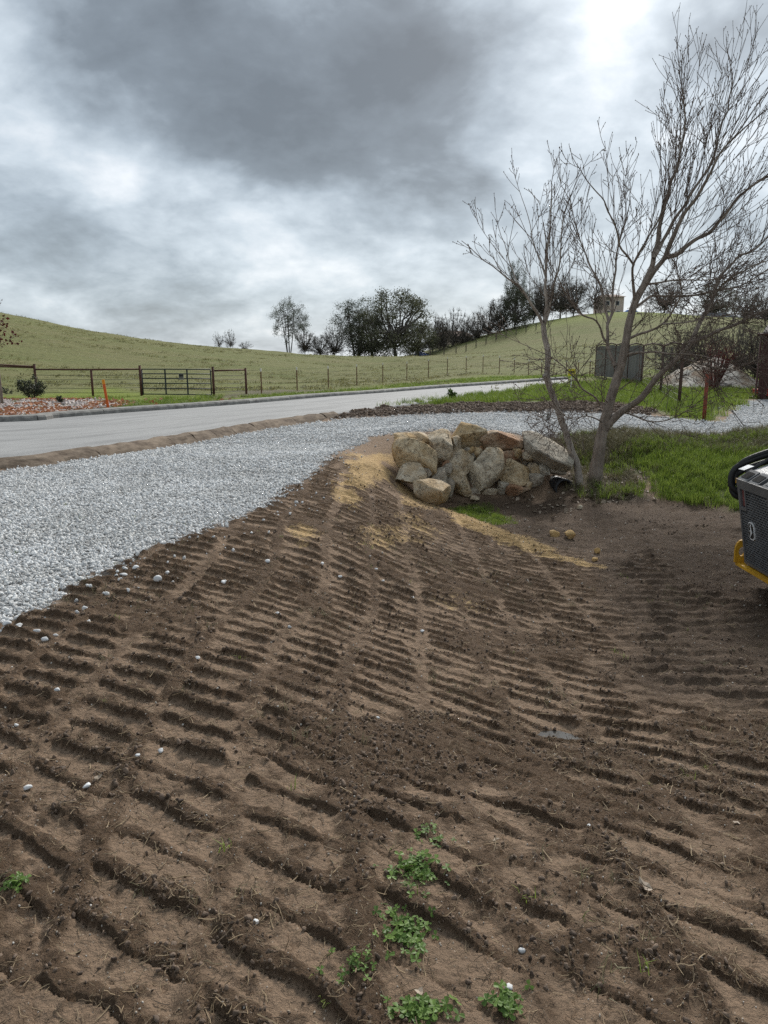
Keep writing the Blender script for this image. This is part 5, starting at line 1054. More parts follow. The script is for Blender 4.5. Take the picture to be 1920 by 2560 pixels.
# brace pipes running off towards the left neighbour
b0, h0 = LB[0]
for dz, ex, ey, ez in ((.90, -6.0, 3.5, .06), (.93, -4.2, -2.6, .32)):
    m = MB(); m.tube([b0 - lo0 + np.array([0, 0, h0 * dz]), b0 - lo0 + np.array([ex, ey, h0 * dz + ez])], .036, 8); m.build('brace_rail', MAT_RUST, lf, True)
    m = MB(); e = b0 + np.array([ex, ey, 0]); m.tube([np.array([e[0], e[1], zv(e) - .2]) - lo0, b0 - lo0 + np.array([ex, ey, h0 * dz + ez])], .05, 10); m.build('post', MAT_RUST, lf, True)
rf, RB, ro0 = pipe_fence('short rusty pipe and cable panel right of the dark gate', [(535, 920, 990), (616, 923, 985)], [.055, .05])
g0, gh = LB[-1]; g1, _ = RB[0]; gd = (g1 - g0); gl = np.linalg.norm(gd[:2]); gdir = gd / gl
gate = empty('pipe_gate', tuple(g0 + gdir * .09 + np.array([0, 0, .03])), 'dark six-bar pipe gate with a small notice hung between rusty posts', 'gate', None, rz=math.atan2(gd[1], gd[0]))
gw = gl - .20; gH = gh * .86
for q in range(6): zq = .04 + (gH - .04) * (q / 5)**.9; m = MB(); m.tube([(0, 0, zq), (gw, 0, zq)], .024, 8); m.build('bar', MAT_GATE, gate, True)
for xq in (0, gw): m = MB(); m.tube([(xq, 0, .0), (xq, 0, gH)], .028, 8); m.build('end_tube', MAT_GATE, gate, True)
for xq in (gw * .345, gw * .665): m = MB(); m.box(xq - .035, xq + .035, -.04, -.028, .03, gH - .02); m.build('upright', MAT_GATE, gate)
m = MB(); m.tube([(-.02, -.03, gH * .52), (-.09, -.05, gH * .5), (-.05, -.05, gH * .40), (.02, -.04, gH * .47)], .012, 6); m.build('latch_chain', MAT_CABLE, gate, True)
for zq in (.12, gH * .93): m = MB(); m.tube([(gw, 0, zq), (gw + .10, 0, zq)], .018, 6); m.build('hinge', MAT_RUST, gate, True)
MAT_SIGN = simple('grey_notice', (.20, .19, .18), (.30, .29, .27), 3, .6); MAT_INK = simple('black_ink', (.02, .02, .02), (.03, .03, .03), 3, .6)
m = MB(); m.box(gw * .545, gw * .615, -.05, -.042, gH * .60, gH * .82); sg_ = m.build('notice', MAT_SIGN, gate)
m = MB(); m.box(gw * .549, gw * .611, -.053, -.0505, gH * .72, gH * .81); m.build('notice_heading', MAT_INK, sg_)
for q in range(3): m = MB(); m.box(gw * .552, gw * .608, -.053, -.0505, gH * (.635 + .028 * q), gH * (.645 + .028 * q)); m.build('notice_line', MAT_INK, sg_)
# wire fence on steel posts
MAT_TP = simple('rusty_steel_post', (.13, .065, .035), (.24, .14, .085), 6, .8, vary=.2); MAT_TIP = simple('white_post_tip', (.60, .57, .50), (.75, .72, .66), 6, .6); MAT_WIRE = simple('fence_wire', (.10, .095, .085), (.18, .17, .15), 6, .6)
TP = [(654, 924, 984), (743, 920, 977), (821, 917, 971), (892, 913, 964), (957, 909, 957), (1017, 906, 951), (1071, 900, 945), (1118, 895, 939), (1165, 892, 935), (1207, 889, 932), (1248, 892, 934), (1285, 897, 935), (1321, 901, 937), (1353, 905, 938), (1384, 908, 939), (1415, 910, 940), (1445, 912, 941), (1474, 913, 941)]
pts = [post_at(*t) for t in TP]; o0 = np.array(pts[0][0]); wf = empty('wire_fence', tuple(o0), 'thin wire fence on slim rusty steel posts with pale tips across the pasture', 'fence')
tops = []
for b, h in pts:
    bz = zv(b); base = np.array([b[0], b[1], bz]) - o0; h = np.clip(h, 1.15, 1.75); m = MB(); m.box(-.028, .028, -.014, .014, -.3, h); m.box(-.008, .008, -.055, -.014, -.3, h); p = m.build('post', MAT_TP, wf, loc=base)
    m = MB(); m.box(-.032, .032, -.06, .018, h - .14, h + .004); m.build('post_tip', MAT_TIP, p); tops.append((base, h))
for (a, ha), (c, hc) in zip(tops[:-1], tops[1:]):
    for q in range(5): m = MB(); m.tube([a + np.array([0, -.03, ha * (.16 + .19 * q)]), c + np.array([0, -.03, hc * (.16 + .19 * q)])], .0042, 3, False); m.build('wire', MAT_WIRE, wf)
a = tops[0][0]; e = RB[-1][0] - o0
for q in range(5): m = MB(); m.tube([np.array([e[0], e[1], tops[0][1] * (.16 + .19 * q)]), a + np.array([0, -.03, tops[0][1] * (.16 + .19 * q)])], .0042, 3, False); m.build('wire', MAT_WIRE, wf)
# leaning orange survey stake
MAT_OR = simple('orange_paint', (.62, .10, .02), (.75, .16, .035), 8, .6); MAT_ORT = simple('orange_tip', (.72, .26, .02), (.8, .32, .03), 8, .6)
b = ground(272, 1028); k = m_per_px(b[1]); st = empty('marker_stake', tuple(b), 'leaning bright orange marker stake on the grass verge beside the kerb', 'stake'); st.rotation_euler = (0, -.10, .2)
m = MB(); m.box(-.04, .04, -.012, .012, -.2, 66 * k); m.build('stake_board', MAT_OR, st); m = MB(); m.box(-.042, .042, -.014, .014, 66 * k, 77 * k); m.build('stake_tip', MAT_ORT, st)
# small yellow sign on a white stake
MAT_YS = simple('yellow_plastic', (.62, .52, .02), (.72, .62, .04), 8, .5)
b = ground(1427, 975); k = m_per_px(b[1]); ys_ = empty('yard_sign', tuple(b), 'small yellow sign on a white stake in the grass behind the leaning tree', 'sign')
m = MB(); m.box(-.022, .022, -.012, .012, -.1, 36 * k); m.build('stake', MAT_WHITE, ys_); m = MB(); m.box(-9 * k, 9 * k, -.03, -.013, 34 * k, 51 * k); so = m.build('panel', MAT_YS, ys_)
MAT_INK2 = simple('dark_print', (.05, .045, .01), (.08, .07, .02), 8, .6)
for x0, x1, za, zc in ((-6.5, -4.0, 41, 46), (-3.5, -1.5, 40, 46.5), (-1, 1.5, 41, 46), (2, 4, 40.5, 46.5), (4.3, 6.3, 41, 46), (-5, 5, 37, 38)): m = MB(); m.box(x0 * k, x1 * k, -.034, -.0305, za * k, zc * k); m.build('print_mark', MAT_INK2, so)
# rust-red post with a hook, edge of the fence by the driveway
MAT_RED = simple('rust_red_paint', (.12, .028, .015), (.22, .056, .030), 7, .75)
b = ground(1760, 1051); k = m_per_px(b[1]); rp = empty('gate_post', tuple(b), 'rust-red steel post with a small hook at the edge of the gravel', 'post')
m = MB(); m.tube([(0, 0, -.2), (-.02, 0, 114 * k)], .052, 12); m.build('post', MAT_RED, rp, True)
m = MB(); m.tube([(-.02, 0, 112 * k), (.07, 0, 112 * k), (.08, 0, 102 * k), (.05, 0, 100 * k)], .014, 6); m.build('hook', MAT_RED, rp, True)
# tall screen fence behind the trees
MAT_FB = simple('grey_fence_board', (.105, .098, .090), (.21, .20, .185), 4, .9, vary=.35, sc=(1, 1, .2)); MAT_FP = simple('dark_brown_post', (.045, .026, .020), (.10, .06, .048), 5, .85)
FP_ = [(1488, 850, 941), (1512, 848, 944), (1536, 846, 947), (1568, 846, 953), (1603, 848, 960), (1651, 856, 985), (1697, 862, 1014)]
fb = [post_at(px, t, bp_) for px, t, bp_ in FP_]; fb = [(b, 2.15 if i else 2.1) for i, (b, h) in enumerate(fb)]
o0 = np.array(fb[0][0]); sf = empty('screen_fence', tuple(o0), 'tall grey board fence with dark brown posts behind the bare trees', 'fence')
for b, h in fb: m = MB(); q = b - o0; q[2] = zv(b) - o0[2]; m.tube([q - np.array([0, 0, .2]), q + np.array([0, 0, h])], .06, 8); m.build('post', MAT_FP, sf, True)
for i, ((b, h), (c, g)) in enumerate(zip(fb[:-1], fb[1:])):
    p, q = b - o0, c - o0; p[2] = zv(b) - o0[2]; q[2] = zv(c) - o0[2]; L = np.linalg.norm((q - p)[:2]); mid = (p + q) / 2 + np.array([0, 0, .10])
    m = MB(); m.tube([p + np.array([0, 0, h - .03]), mid + np.array([0, 0, (h + g) / 2 - .02]), q + np.array([0, 0, g - .03])], .04, 6); m.build('top_rail', MAT_FP, sf, True)
    ang = math.atan2(q[1] - p[1], q[0] - p[0])
    if i < 4:
        nb = int(L / .30)
        for w_ in range(nb):
            t = (w_ + .5) / nb; s_ = p + (q - p) * t; hb = h - .12 + .10 * math.sin(math.pi * t) + random.uniform(-.02, .02); m = MB(); m.box(-.135, .135, -.012, .012, .06, hb); ob = m.build('board', MAT_FB, sf, loc=s_); ob.rotation_euler = (0, 0, ang + random.uniform(-.03, .03))
    else:
        for w_ in range(9): zz_ = .15 + w_ * .22; m = MB(); m.tube([p + np.array([0, 0, zz_]), q + np.array([0, 0, zz_])], .006, 4, False); m.build('wire', MAT_WIRE, sf)
        for w_ in range(int(L / .35)): t = (w_ + .5) / int(L / .35); s_ = p + (q - p) * t; m = MB(); m.tube([s_ + np.array([0, 0, .1]), s_ + np.array([0, 0, h - .1])], .005, 3, False); m.build('wire', MAT_WIRE, sf)
# ------------------------------------------------------------------ barn, sand pile, buildings, bits in the distance
MAT_BARN = simple('dark_maroon_siding', (.045, .018, .016), (.085, .034, .030), 4, .6, sc=(8, 8, .3)); MAT_BARNROOF = simple('dark_metal_roof', (.035, .03, .03), (.06, .052, .05), 5, .9); MAT_INT = simple('interior_shade', (.010, .009, .009), (.022, .020, .019), 3, .9)  # near-black back wall and floor carry the barn's inner shade as colour
b = ground(1892, 996); k = m_per_px(b[1]); barn = empty('barn', (b[0], b[1], zv(b)), 'dark maroon barn with a wide open doorway at the end of the gravel', 'barn', None, rz=-.50)
BH = 150 * k
m = MB(); m.box(0, .34, -.06, .06, -.1, BH); m.build('door_post', MAT_BARN, barn)
for x0, x1 in ((.02, .07), (.13, .17), (.23, .27)): m = MB(); m.box(x0, x1, -.085, -.062, 0, BH - .03); m.build('batten', MAT_BARN, barn)
m = MB(); m.box(.34, 7.0, -.055, .055, BH - .45, BH); m.build('lintel', MAT_BARN, barn); m = MB(); m.box(4.6, 7.0, -.05, .05, -.1, BH - .45); m.build('front_wall', MAT_BARN, barn)
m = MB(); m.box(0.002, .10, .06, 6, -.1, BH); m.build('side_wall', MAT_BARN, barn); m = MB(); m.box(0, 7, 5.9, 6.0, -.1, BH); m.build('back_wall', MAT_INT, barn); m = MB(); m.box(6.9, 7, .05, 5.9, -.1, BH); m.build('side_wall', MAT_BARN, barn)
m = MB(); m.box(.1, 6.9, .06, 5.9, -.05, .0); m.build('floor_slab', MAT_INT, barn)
m = MB(); m.prism([(-.35, BH), (6.2, BH + .75), (6.2, BH + .87), (-.35, BH + .12)], 0, 7.1, 'x'); m.build('roof', MAT_BARNROOF, barn)
m = MB(); m.tube([(-.06, -.10, BH - .05), (-.06, -.10, .14), (-.16, -.18, .05), (-.26, -.22, .05)], .04, 8); m.build('downspout', MAT_BARN, barn, True)
m = MB(); m.tube([(-.2, -.38, BH + .03), (7.2, -.38, BH + .03)], .055, 8); m.build('gutter', MAT_BARN, barn, True)
MAT_CARRED = simple('bright_red_plastic', (.42, .02, .015), (.55, .035, .025), 5, .45)
rb_ = empty('tool_chest', (b[0] + .75, b[1] + 1.1, zv(b)), 'low bright red chest just inside the barn doorway', 'chest'); m = MB(); m.box(-.3, .6, -.25, .25, .05, .26); m.build('chest_body', MAT_CARRED, rb_, bevel=.02); m = MB(); m.box(-.31, .61, -.26, .26, .265, .33); m.build('chest_lid', MAT_CARRED, rb_, bevel=.015)
# sand pile: an uneven heap with a slab and a dark sheet
def sand_mat():
    m, nt, b = newmat('sandy_spoil'); P = N(nt, 'ShaderNodeTexCoord').outputs['Object']; a = noise_n(nt, .9, 5, .6, vec=P); n2 = noise_n(nt, 9, 5, .65, vec=P)
    c = mix_n(nt, ramp_n(nt, a, ((.45, (0, 0, 0)), (.58, (1, 1, 1)))), ramp_n(nt, n2, ((.3, (.54, .47, .39)), (.7, (.78, .72, .63)))), ramp_n(nt, n2, ((.3, (.23, .16, .105)), (.7, (.40, .30, .21))))); nt.links.new(c, b.inputs['Base Color']); b.inputs['Roughness'].default_value = .95; bump_n(nt, b, n2, .06); return m
c0 = at_z(1795, 972, .05); hw = 3.4; xs_ = np.linspace(-hw, hw, 70); ys2 = np.linspace(-3.4, 3.4, 50); SX, SY = np.meshgrid(xs_, ys2); rr = np.hypot(SX / hw, SY / 3.2); gzz = H0(SX + c0[0], SY + c0[1])
hh_ = 1.35 * np.clip(1 - rr**1.5, 0, 1) * (.75 + .6 * (fbm2(SX * .7, SY * .7, 4, 95) - .3)) * np.clip(1.05 - .20 * SX, .35, 1.4) + .12 * (fbm2(SX * 3, SY * 3, 3, 96) - .5) * (rr < 1) - .10
sp = mesh_np('sand_pile', np.stack([SX.ravel(), SY.ravel(), (hh_ + gzz - c0[2]).ravel()], 1), grid_faces(50, 70), sand_mat(), None, True, loc=tuple(c0)); tag(sp, 'broad heap of pale sand and brown spoil left of the barn', 'sand pile')
MAT_SHEET = simple('weathered_dark_sheet', (.05, .048, .045), (.14, .13, .12), 4, .8)
for i, (px, py, w, h, lab) in enumerate([(1815, 981, 34, 12, 'dark crumpled sheet draped on the front of the sand pile'), (1845, 990, 20, 8, 'small dark board lying at the foot of the sand pile')]):
    p = at_y(px, py, c0[1] - 2.9 + .25 * i); kk = m_per_px(p[1]); q = np.linspace(-1, 1, 12); QX, QY = np.meshgrid(q, q); zz_ = .10 * (fbm2(QX * 2 + i * 5, QY * 2, 3, 97) - .3) + .10 * QY
    gzq = float(np.max(hh_[np.argmin(np.abs(ys2 - (p[1] - c0[1]))), :])) if False else 0
    V = np.stack([QX.ravel() * w * kk / 2, QY.ravel() * .35, zz_.ravel()], 1); V = np.vstack([V, V - np.array([0, 0, .02])]); f = grid_faces(12, 12); f = np.vstack([f, f[:, ::-1] + 144]); o = mesh_np('ground_sheet', V, f, MAT_SHEET, None, True, loc=(p[0], p[1], zv(p) + .12)); tag(o, lab, 'sheet' if i == 0 else 'board'); o.rotation_euler = (.25, .2, 0)
# red-twigged bush
MAT_REDTW = simple('dark_red_twigs', (.09, .026, .024), (.17, .052, .045), 6, .7); MAT_REDLF = leaf_mat('dark_red_leaves', (.11, .018, .018), (.24, .05, .04), .3)
def bush(name, label, px, py, hpx, wpx, Yd, wood, leafm, nl, ls, seed, cat='bush', nst=16):
    r = np.random.default_rng(seed); k = m_per_px(Yd); p = at_y(px, py, Yd); z0 = zv(p); h = max(.3, p[2] + hpx * k - z0); w = wpx * k / 2; root = empty(name, (p[0], Yd, z0 - .03), label, cat); lines = []; C = []
    for _ in range(nst):
        a = r.uniform(0, 6.28); ln = grow_line((.08 * w * math.cos(a), .08 * w * math.sin(a), 0), (w * math.cos(a) * r.uniform(.1, 1), w * math.sin(a) * r.uniform(.1, 1), h * .85), math.hypot(w, h) * r.uniform(.7, 1.0), 6, .08, .1, r); lines.append((ln, .02 * h + .004, 0)); spawn(lines, ln, .02, 0, [(7 / max(h, .4), .2, .2 * h, .5 * h, .4, 1.0, .1, .008 * h + .002, .15, 4), (8 / max(h, .4), .2, .1 * h, .25 * h, .4, 1., 0, .005 * h + .001, .15, 3)], r)
    kind(mesh_np('stems', *tubes_np(lines, 3, .002, .6), wood, root), 'stuff')
    if nl:
        P = np.vstack([ln[2:] for ln, *_ in lines]); C = P[r.integers(0, len(P), nl)] + r.normal(size=(nl, 3)) * .06 * h; C = C[C[:, 2] > .02]; mesh_np('leaves', *quads_np(C, np.full(len(C), ls), r, .6), leafm, root)
    return root
bush('red_bush', 'wine-red leafless bush behind the rust-red post', 1785, 935, 66, 90, 36, MAT_REDTW, MAT_REDLF, 500, .025, 5)
MAT_SHRUB = leaf_mat('dark_shrub_leaves', (.018, .028, .014), (.050, .065, .034), .15)
sb_ = ground(80, 999); bush('round_shrub', 'compact dark green rounded shrub at the foot of the rusty fence post', 80, 999, 44, 62, sb_[1], MAT_DARKBARK, MAT_SHRUB, 1900, .035, 6, 'shrub', 18)
for i, (px, py, h, w, lab) in enumerate([(18, 985, 14, 36, 'low dark green tuft among orange leaves at the bed edge'), (150, 1010, 10, 18, 'tiny green plant in the middle of the pinkish stone bed')]): q = ground(px, py); bush('low_plant', lab, px, py, h, w, q[1], MAT_DARKBARK, MAT_SHRUB, 260, .03, 8 + i, 'plant', 8)
wd_ = leaf_mat('weed_leaf', (.06, .10, .02), (.13, .19, .05), .3)
q = ground(1368, 1056); bush('weed', 'small dark weed growing alone out of the gravel by the leaning tree', 1368, 1056, 16, 12, q[1], MAT_DARKBARK, MAT_SHRUB, 60, .02, 12, 'weed', 5)
q = ground(1128, 998); bush('grass_clump', 'taller clump of green weeds at the near road edge', 1128, 998, 18, 36, q[1], wd_, wd_, 300, .05, 13, 'plant', 14)
# young tree with a few dark red leaves at the left edge
def red_tree():
    r = np.random.default_rng(77); Yd = 27.0; p = at_y(2, 985, Yd); root = empty('young_red_tree', (p[0], Yd, zv(p) - .05), 'young tree with sparse dark red leaves standing in the orange leaf bed', 'tree'); top = at_y(0, 705, Yd)[2] - zv(p); lines = []
    T = grow_line((0, 0, 0), (.03, 0, 1), top * .92, 10, .03, .05, r); spawn(lines, T, .05, 0, [(9, .12, .5, 1.1, .5, 1.0, .35, .012, .1, 6), (6, .2, .2, .5, .5, 1.0, .2, .006, .12, 4)], r)
    m = MB(); m.tube(T, list(np.linspace(.06, .012, len(T))), 8); m.build('trunk', MAT_BARK, root, True); mesh_np('branches', *tubes_np(lines, 3, .004, .6), MAT_TWIG, root)
    P = np.vstack([ln[1:] for ln, *_ in lines]); i = r.integers(0, len(P), 900); i = i[r.random(900) < np.clip(1.15 - P[i][:, 2] / top, .25, 1)]; C = P[i] + r.normal(size=(len(i), 3)) * .05; mesh_np('leaves', *quads_np(C, np.full(len(C), .055), r, .75), leaf_mat('red_brown_leaves', (.10, .022, .018), (.28, .075, .04), .25), root)
red_tree()
# ---- buildings on the hill
MAT_TAN = simple('tan_stucco', (.46, .36, .29), (.58, .47, .39), 3, .9); MAT_TILE = simple('brown_tile_roof', (.12, .075, .055), (.21, .14, .105), 2, .9); MAT_GREYROOF = simple('grey_shingle_roof', (.10, .105, .11), (.17, .175, .185), 2, .9); MAT_WIN = simple('dark_window', (.02, .024, .03), (.05, .055, .06), 2, .2); MAT_WHITEW = simple('white_wall', (.55, .54, .51), (.68, .67, .64), 2, .9)
def house(name, label, px, py, Yd, wpx, hpx, roofpx, wallm, roofm, wins, flat=False, door=None, depth=9):
    k = m_per_px(Yd); p = at_y(px, py, Yd); z0 = min(zv(p), p[2]) - .3; w = wpx * k; h = p[2] + hpx * k - z0; root = empty(name, (p[0], Yd, z0), label, 'house')
    m = MB(); m.box(-w / 2, w / 2, 0, depth, 0, h); m.build('wall', wallm, root)
    m = MB(); rh = roofpx * k; o_ = .5
    m.add([(-w / 2 - o_, -o_, h), (w / 2 + o_, -o_, h), (w / 2 + o_, depth + o_, h), (-w / 2 - o_, depth + o_, h), (-w / 2 + w * .22, depth / 2, h + rh), (w / 2 - w * .22, depth / 2, h + rh)], [(0, 1, 5, 4), (1, 2, 5), (2, 3, 4, 5), (3, 0, 4), (3, 2, 1, 0)]); m.build('roof', roofm, root)
    for (u, v, ww, wh) in wins:
        m = MB(); m.box(-w / 2 + u * w - ww / 2, -w / 2 + u * w + ww / 2, -.06, .02, h * v - wh / 2, h * v + wh / 2); wo_ = m.build('window', MAT_WHITEW, root); m = MB(); m.box(-w / 2 + u * w - ww / 2 + .1, -w / 2 + u * w + ww / 2 - .1, -.08, -.062, h * v - wh / 2 + .1, h * v + wh / 2 - .1); m.build('pane', MAT_WIN, wo_)
    return root
house('hill_house', 'two-storey tan house with brown roof on the hilltop behind the bare tree', 1530, 798, 226, 52, 52, 8, MAT_TAN, MAT_TILE, [(.25, .75, 1.2, 1.3), (.7, .75, 1.2, 1.3), (.3, .35, 1.4, 1.5), (.75, .35, 1.2, 1.5)])
house('low_house', 'low tan house with a grey hipped roof on the hill shoulder', 1800, 812, 206, 96, 12, 18, MAT_TAN, MAT_GREYROOF, [(.3, .6, 1.4, 1.0), (.6, .6, 1.4, 1.0)])
house('long_building', 'long brown-roofed building half hidden behind the hillside oaks', 1135, 868, 196, 90, 26, 14, MAT_TAN, MAT_TILE, [(.2, .5, 1.6, 1.2), (.5, .5, 1.6, 1.2), (.8, .5, 1.6, 1.2)])
house('garden_building', 'low brown-roofed outbuilding left of the two-storey tan house', 1478, 797, 228, 60, 8, 5, MAT_WHITEW, MAT_TILE, [(.5, .5, 1.2, .6)])
MAT_BLUE = simple('blue_tarp', (.06, .12, .34), (.14, .22, .48), 4, .5); MAT_CARB = simple('blue_white_car_paint', (.10, .20, .50), (.20, .32, .62), 3, .35)
def tarp(name, label, px, py, Yd, wpx, hpx):
    k = m_per_px(Yd); p = at_y(px, py, Yd); z0 = zv(p); root = empty(name, (p[0], Yd, z0), label, 'tarp'); w = wpx * k / 2; h = p[2] + hpx * k - z0; q = np.linspace(-1, 1, 14); QX, QY = np.meshgrid(q, q); zz_ = h * np.clip(1 - np.maximum(np.abs(QX)**1.6, np.abs(QY)**1.6), 0, 1) * (.75 + .4 * fbm2(QX * 2, QY * 2, 3, 98)); mesh_np('cover', np.stack([QX.ravel() * w, QY.ravel() * 2, zz_.ravel()], 1), grid_faces(14, 14), MAT_BLUE, root); m = MB(); m.box(-w * .7, w * .7, -1.3, 1.3, 0, h * .45); m.build('covered_stack', MAT_TILE, root)
tarp('blue_tarp', 'blue tarpaulin over a stack below the hillside oaks', 1052, 891, 168, 38, 13)
def car(name, label, px, py, Yd, wpx, mat):
    k = m_per_px(Yd); p = at_y(px, py, Yd); L = wpx * k; root = empty(name, (p[0], Yd, p[2]), label, 'car'); m = MB(); m.prism([(-L / 2, .3), (L / 2, .3), (L / 2, .85), (L * .33, .95), (L * .2, 1.5), (-L * .25, 1.5), (-L * .38, .98), (-L / 2, .9)], -.85, .85, 'y'); bo_ = m.build('body', mat, root, bevel=.05)
    for sx_ in (-.3, .3):
        for sy_ in (-.8, .8): m = MB(); m.tube([(sx_ * L, sy_ - .1, .32), (sx_ * L, sy_ + .1, .32)], .32, 12); m.build('wheel', MAT_BLACK, root)
    for x0, x1 in ((-.22, -.02), (.0, .17)): m = MB(); m.prism([(x0 * L, 1.0), (x1 * L, 1.0), (x1 * L * .95, 1.4), (x0 * L * .95, 1.4)], -.87, -.855, 'y'); m.build('side_window', MAT_WIN, root)
car('parked_car', 'blue car parked beside the two-storey tan house', 1578, 788, 222, 40, MAT_CARB); car('parked_car', 'white car parked left of the two-storey tan house', 1492, 800, 222, 34, MAT_WHITEW)
# hillside post fence below the oaks
MAT_WPOST = simple('weathered_post', (.06, .05, .04), (.12, .10, .085), 4, .9)
hp = [ground(px, py) for px, py in ((1075, 893), (1110, 889), (1140, 884), (1165, 878), (1190, 868), (1215, 859), (1240, 851), (1265, 844), (1290, 837), (1315, 830), (1340, 824), (1370, 818))]; o0 = hp[0]; hf = empty('hillside_fence', tuple(o0), 'row of dark wooden fence posts under the hillside oaks', 'fence')
for b in hp: m = MB(); m.tube([(0, 0, -.4), (0, 0, 1.5)], .10, 6); m.build('post', MAT_WPOST, hf, loc=b - o0)
for a, c in zip(hp[:-1], hp[1:]):
    for zz_ in (.5, .9, 1.3): m = MB(); m.tube([a - o0 + np.array([0, 0, zz_]), c - o0 + np.array([0, 0, zz_])], .012, 3, False); m.build('wire', MAT_WIRE, hf)

# ------------------------------------------------------------------ foreground: clover, loose white stones, puddle, dead leaves
MAT_CLOVER = leaf_mat('clover_leaf', (.075, .140, .026), (.185, .290, .065), .3, .5); MAT_STEM = leaf_mat('clover_stem', (.10, .15, .04), (.16, .21, .07), .2)
def clover_mesh(seed):
    r = np.random.default_rng(seed); V, f = [], []
    for k in range(3):
        a = k * 2.094 + r.uniform(-.2, .2); c, s = math.cos(a), math.sin(a); pr = [(0, 0, 0), (.35, -.30, .05), (.78, -.40, .10), (1.0, -.20, .07), (.90, 0, .0), (1.0, .20, .07), (.78, .40, .10), (.35, .30, .05)]; dr = r.uniform(-.25, .2); i = len(V)
        V += [(x * c - y * s, x * s + y * c, z + dr * x * x) for x, y, z in pr]; f += [(i, i + 1, i + 2), (i, i + 2, i + 3), (i, i + 3, i + 4), (i, i + 4, i + 5), (i, i + 5, i + 6), (i, i + 6, i + 7)]
    me = me_np('leaf', np.array(V), f); me.materials.append(MAT_CLOVER); return me
CL = [clover_mesh(i) for i in range(5)]
def clover(label, cpx, cpy, rpx, rpy, n, seed, smin=.010, smax=.021):
    r = np.random.default_rng(seed); c = ground(cpx, cpy); root = empty('clover_patch', (c[0], c[1], zn(c[0], c[1])[0]), label, 'clover'); stems = MB(); bl = []
    px = cpx + rpx * r.normal(size=n) * .5; py = cpy + rpy * r.normal(size=n) * .5; G_ = np.array([ground(a, b_) for a, b_ in zip(px, py)]); Z = zn(G_[:, 0], G_[:, 1])
    for i in range(n):
        h = r.uniform(.004, .024); p = np.array([G_[i, 0], G_[i, 1], Z[i] + h]); o = bpy.data.objects.new('leaf', CL[r.integers(0, 5)]); link(o, root); o.location = Vector(p) - root.location; s = r.uniform(smin, smax); o.scale = (s, s, s); o.rotation_euler = (r.normal(0, .35), r.normal(0, .35), r.uniform(0, 6.28))
        q = p - np.array(root.location); stems.tube([q + np.array([r.uniform(-.02, .02), r.uniform(-.02, .02), -h - .004]), q - np.array([0, 0, h * .4]), q], .0012, 3, False)
    kind(stems.build('stems', MAT_STEM, root), 'stuff')
clover('largest clump of bright green clover on the brown soil', 1040, 2195, 75, 45, 90, 1); clover('loose trailing clover clump just below the largest clump', 1015, 2345, 62, 70, 85, 2); clover('bushy clover tuft at the photo foot beside a pale stone', 1262, 2530, 36, 36, 55, 3)
clover('low clover tuft with broad round leaves at the photo foot', 1050, 2545, 85, 28, 60, 4); clover('small sparse clover sprig by itself near three white stones', 42, 2240, 34, 22, 26, 5); clover('thin yellowish clover sprigs mixed with dry grass', 880, 2450, 60, 50, 30, 6, .007, .014)
clover('few scattered clover leaves above the largest clump', 1080, 2120, 80, 30, 14, 7)
MAT_WST = stone_mat('white_stone', (.58, .585, .59), (.84, .845, .84))
WS = [(145, 1742, 20, 20), (70, 1968, 22, 14), (402, 1884, 18, 16), (495, 1658, 16, 14), (641, 2318, 16, 16), (1303, 2385, 18, 18), (218, 1977, 22, 8), (945, 1805, 9, 14), (112, 1605, 22, 16), (92, 1588, 20, 12), (48, 1568, 22, 16), (20, 1575, 24, 16), (42, 1820, 14, 10), (396, 1465, 26, 12), (725, 1573, 12, 14), (695, 1546, 18, 7), (1056, 1582, 14, 9), (1471, 2088, 10, 10), (340, 1435, 18, 12), (420, 1440, 16, 8), (310, 1445, 20, 9), (668, 1412, 18, 10), (850, 1445, 12, 8), (1030, 1500, 12, 8), (940, 1425, 12, 9), (958, 1450, 10, 9), (1272, 2478, 24, 18), (345, 1910, 14, 8), (560, 1460, 16, 9), (806, 1410, 12, 9)]
for i, (px, py, w, h) in enumerate(WS):
    p = ground(px, py + h * .3); k = m_per_px(math.hypot(p[1], 1.6)); V, f = rock_np(2, 800 + i, 9, .5, .85, .16, 1.8); V = V * np.array([w * k / 2, w * k / 2 * .8, w * k / 2 * .62]); o = mesh_np('white_stone', V, f, MAT_WST, None, False, loc=(p[0], p[1], zn(p[0], p[1])[0] + w * k * .2)); tag(o, 'small white gravel stone lying loose on the brown soil', 'stone', 'loose white stones on the bank'); o.rotation_euler = (random.uniform(-.3, .3), random.uniform(-.3, .3), random.uniform(0, 6))
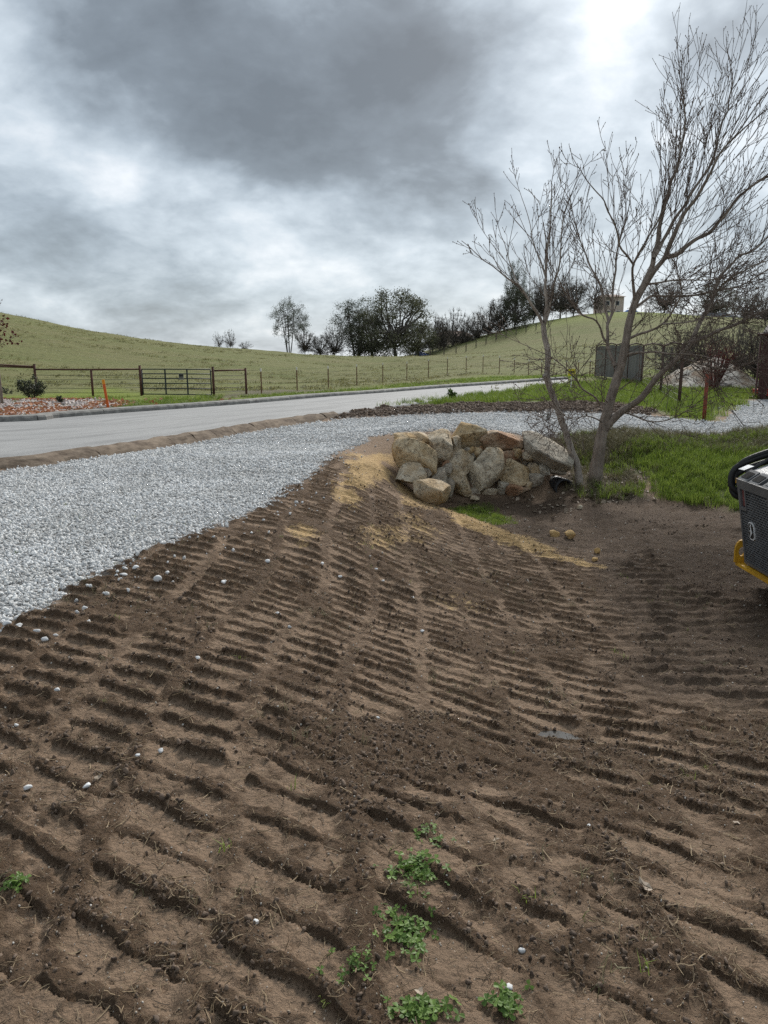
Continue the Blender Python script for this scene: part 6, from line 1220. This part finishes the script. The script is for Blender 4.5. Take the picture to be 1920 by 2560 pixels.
def puddle():
    q = ground(1385, 1838); m, nt, b = newmat('puddle_water'); b.inputs['Base Color'].default_value = (.085, .076, .066, 1); b.inputs['Roughness'].default_value = .04; b.inputs['Specular IOR Level'].default_value = .22
    z = zn(np.array([q[0] + dx for dx in (-.12, 0, .12)]), np.array([q[1] + dy for dy in (.05, 0, -.05)])).min() + .022; r = np.random.default_rng(3); V = [(0, 0, 0)]; n_ = 26
    for k_2 in range(n_): a = 6.2832 * k_2 / n_; rd = r.uniform(.9, 1.1); V.append((.25 * rd * math.cos(a) * .86 + .09 * rd * math.sin(a) * .5, -.25 * rd * math.cos(a) * .5 + .09 * rd * math.sin(a) * .86, 0))
    o = mesh_np('puddle', np.array(V), [(0, i + 1, (i + 1) % n_ + 1) for i in range(n_)], m, None, loc=(q[0], q[1], z)); kind(o, 'structure')
puddle()
for i, (px, py, s, lab) in enumerate([(248, 1955, .024, 'curled tan dead leaf on the soil beside two white stones'), (570, 2120, .016, 'small pinkish dead leaf on the trampled soil'), (1610, 2245, .034, 'broad flat reddish-tan dead leaf pressed into the soil'), (1840, 2070, .020, 'torn pinkish dead leaf beside a muddy hollow'), (1240, 2110, .02, 'strip of pale bark lying across a track ridge'), (1050, 2500, .018, 'round red-brown dead leaf near the low clover tuft')]):
    p = ground(px, py); V, f = leaf_card(600 + i, 3); o = mesh_np('dead_leaf', np.array(V) * s, f, MAT_LEAFB, None, loc=(p[0], p[1], zn(p[0], p[1])[0] + .006)); tag(o, lab, 'leaf'); o.rotation_euler = (.2, -.2, i)
# green grass sprigs coming up through the soil
def sprig_mask(a, b_): D_ = detail(a, b_); return (smooth(.60, .72, fbm2(a * 1.5, b_ * 1.5, 4, 66)) * .5 + .015) * (1 - D_['grav'])**3
soil_coll = proto_collection('soil_sprigs', [me_np('sprig', *tuft(460 + i, 7, .05, .03, .0035, 1.6)) for i in range(5)], MAT_DRYGRASS)
grass_on('soil_grass_sprigs', soil_coll, 5, -5, 5, 1, 9, 9000, sprig_mask, .4, 1.1)
soil2_coll = proto_collection('soil_green_sprigs', [me_np('green_sprig', *tuft(480 + i, 6, .04, .03, .004, 1.6)) for i in range(4)], MAT_GRASS)
grass_on('soil_green_sprigs', soil2_coll, 4, -5, 5, 1, 9, 2500, lambda a, b_: .4 * sprig_mask(a + 3.3, b_), .4, 1.1)
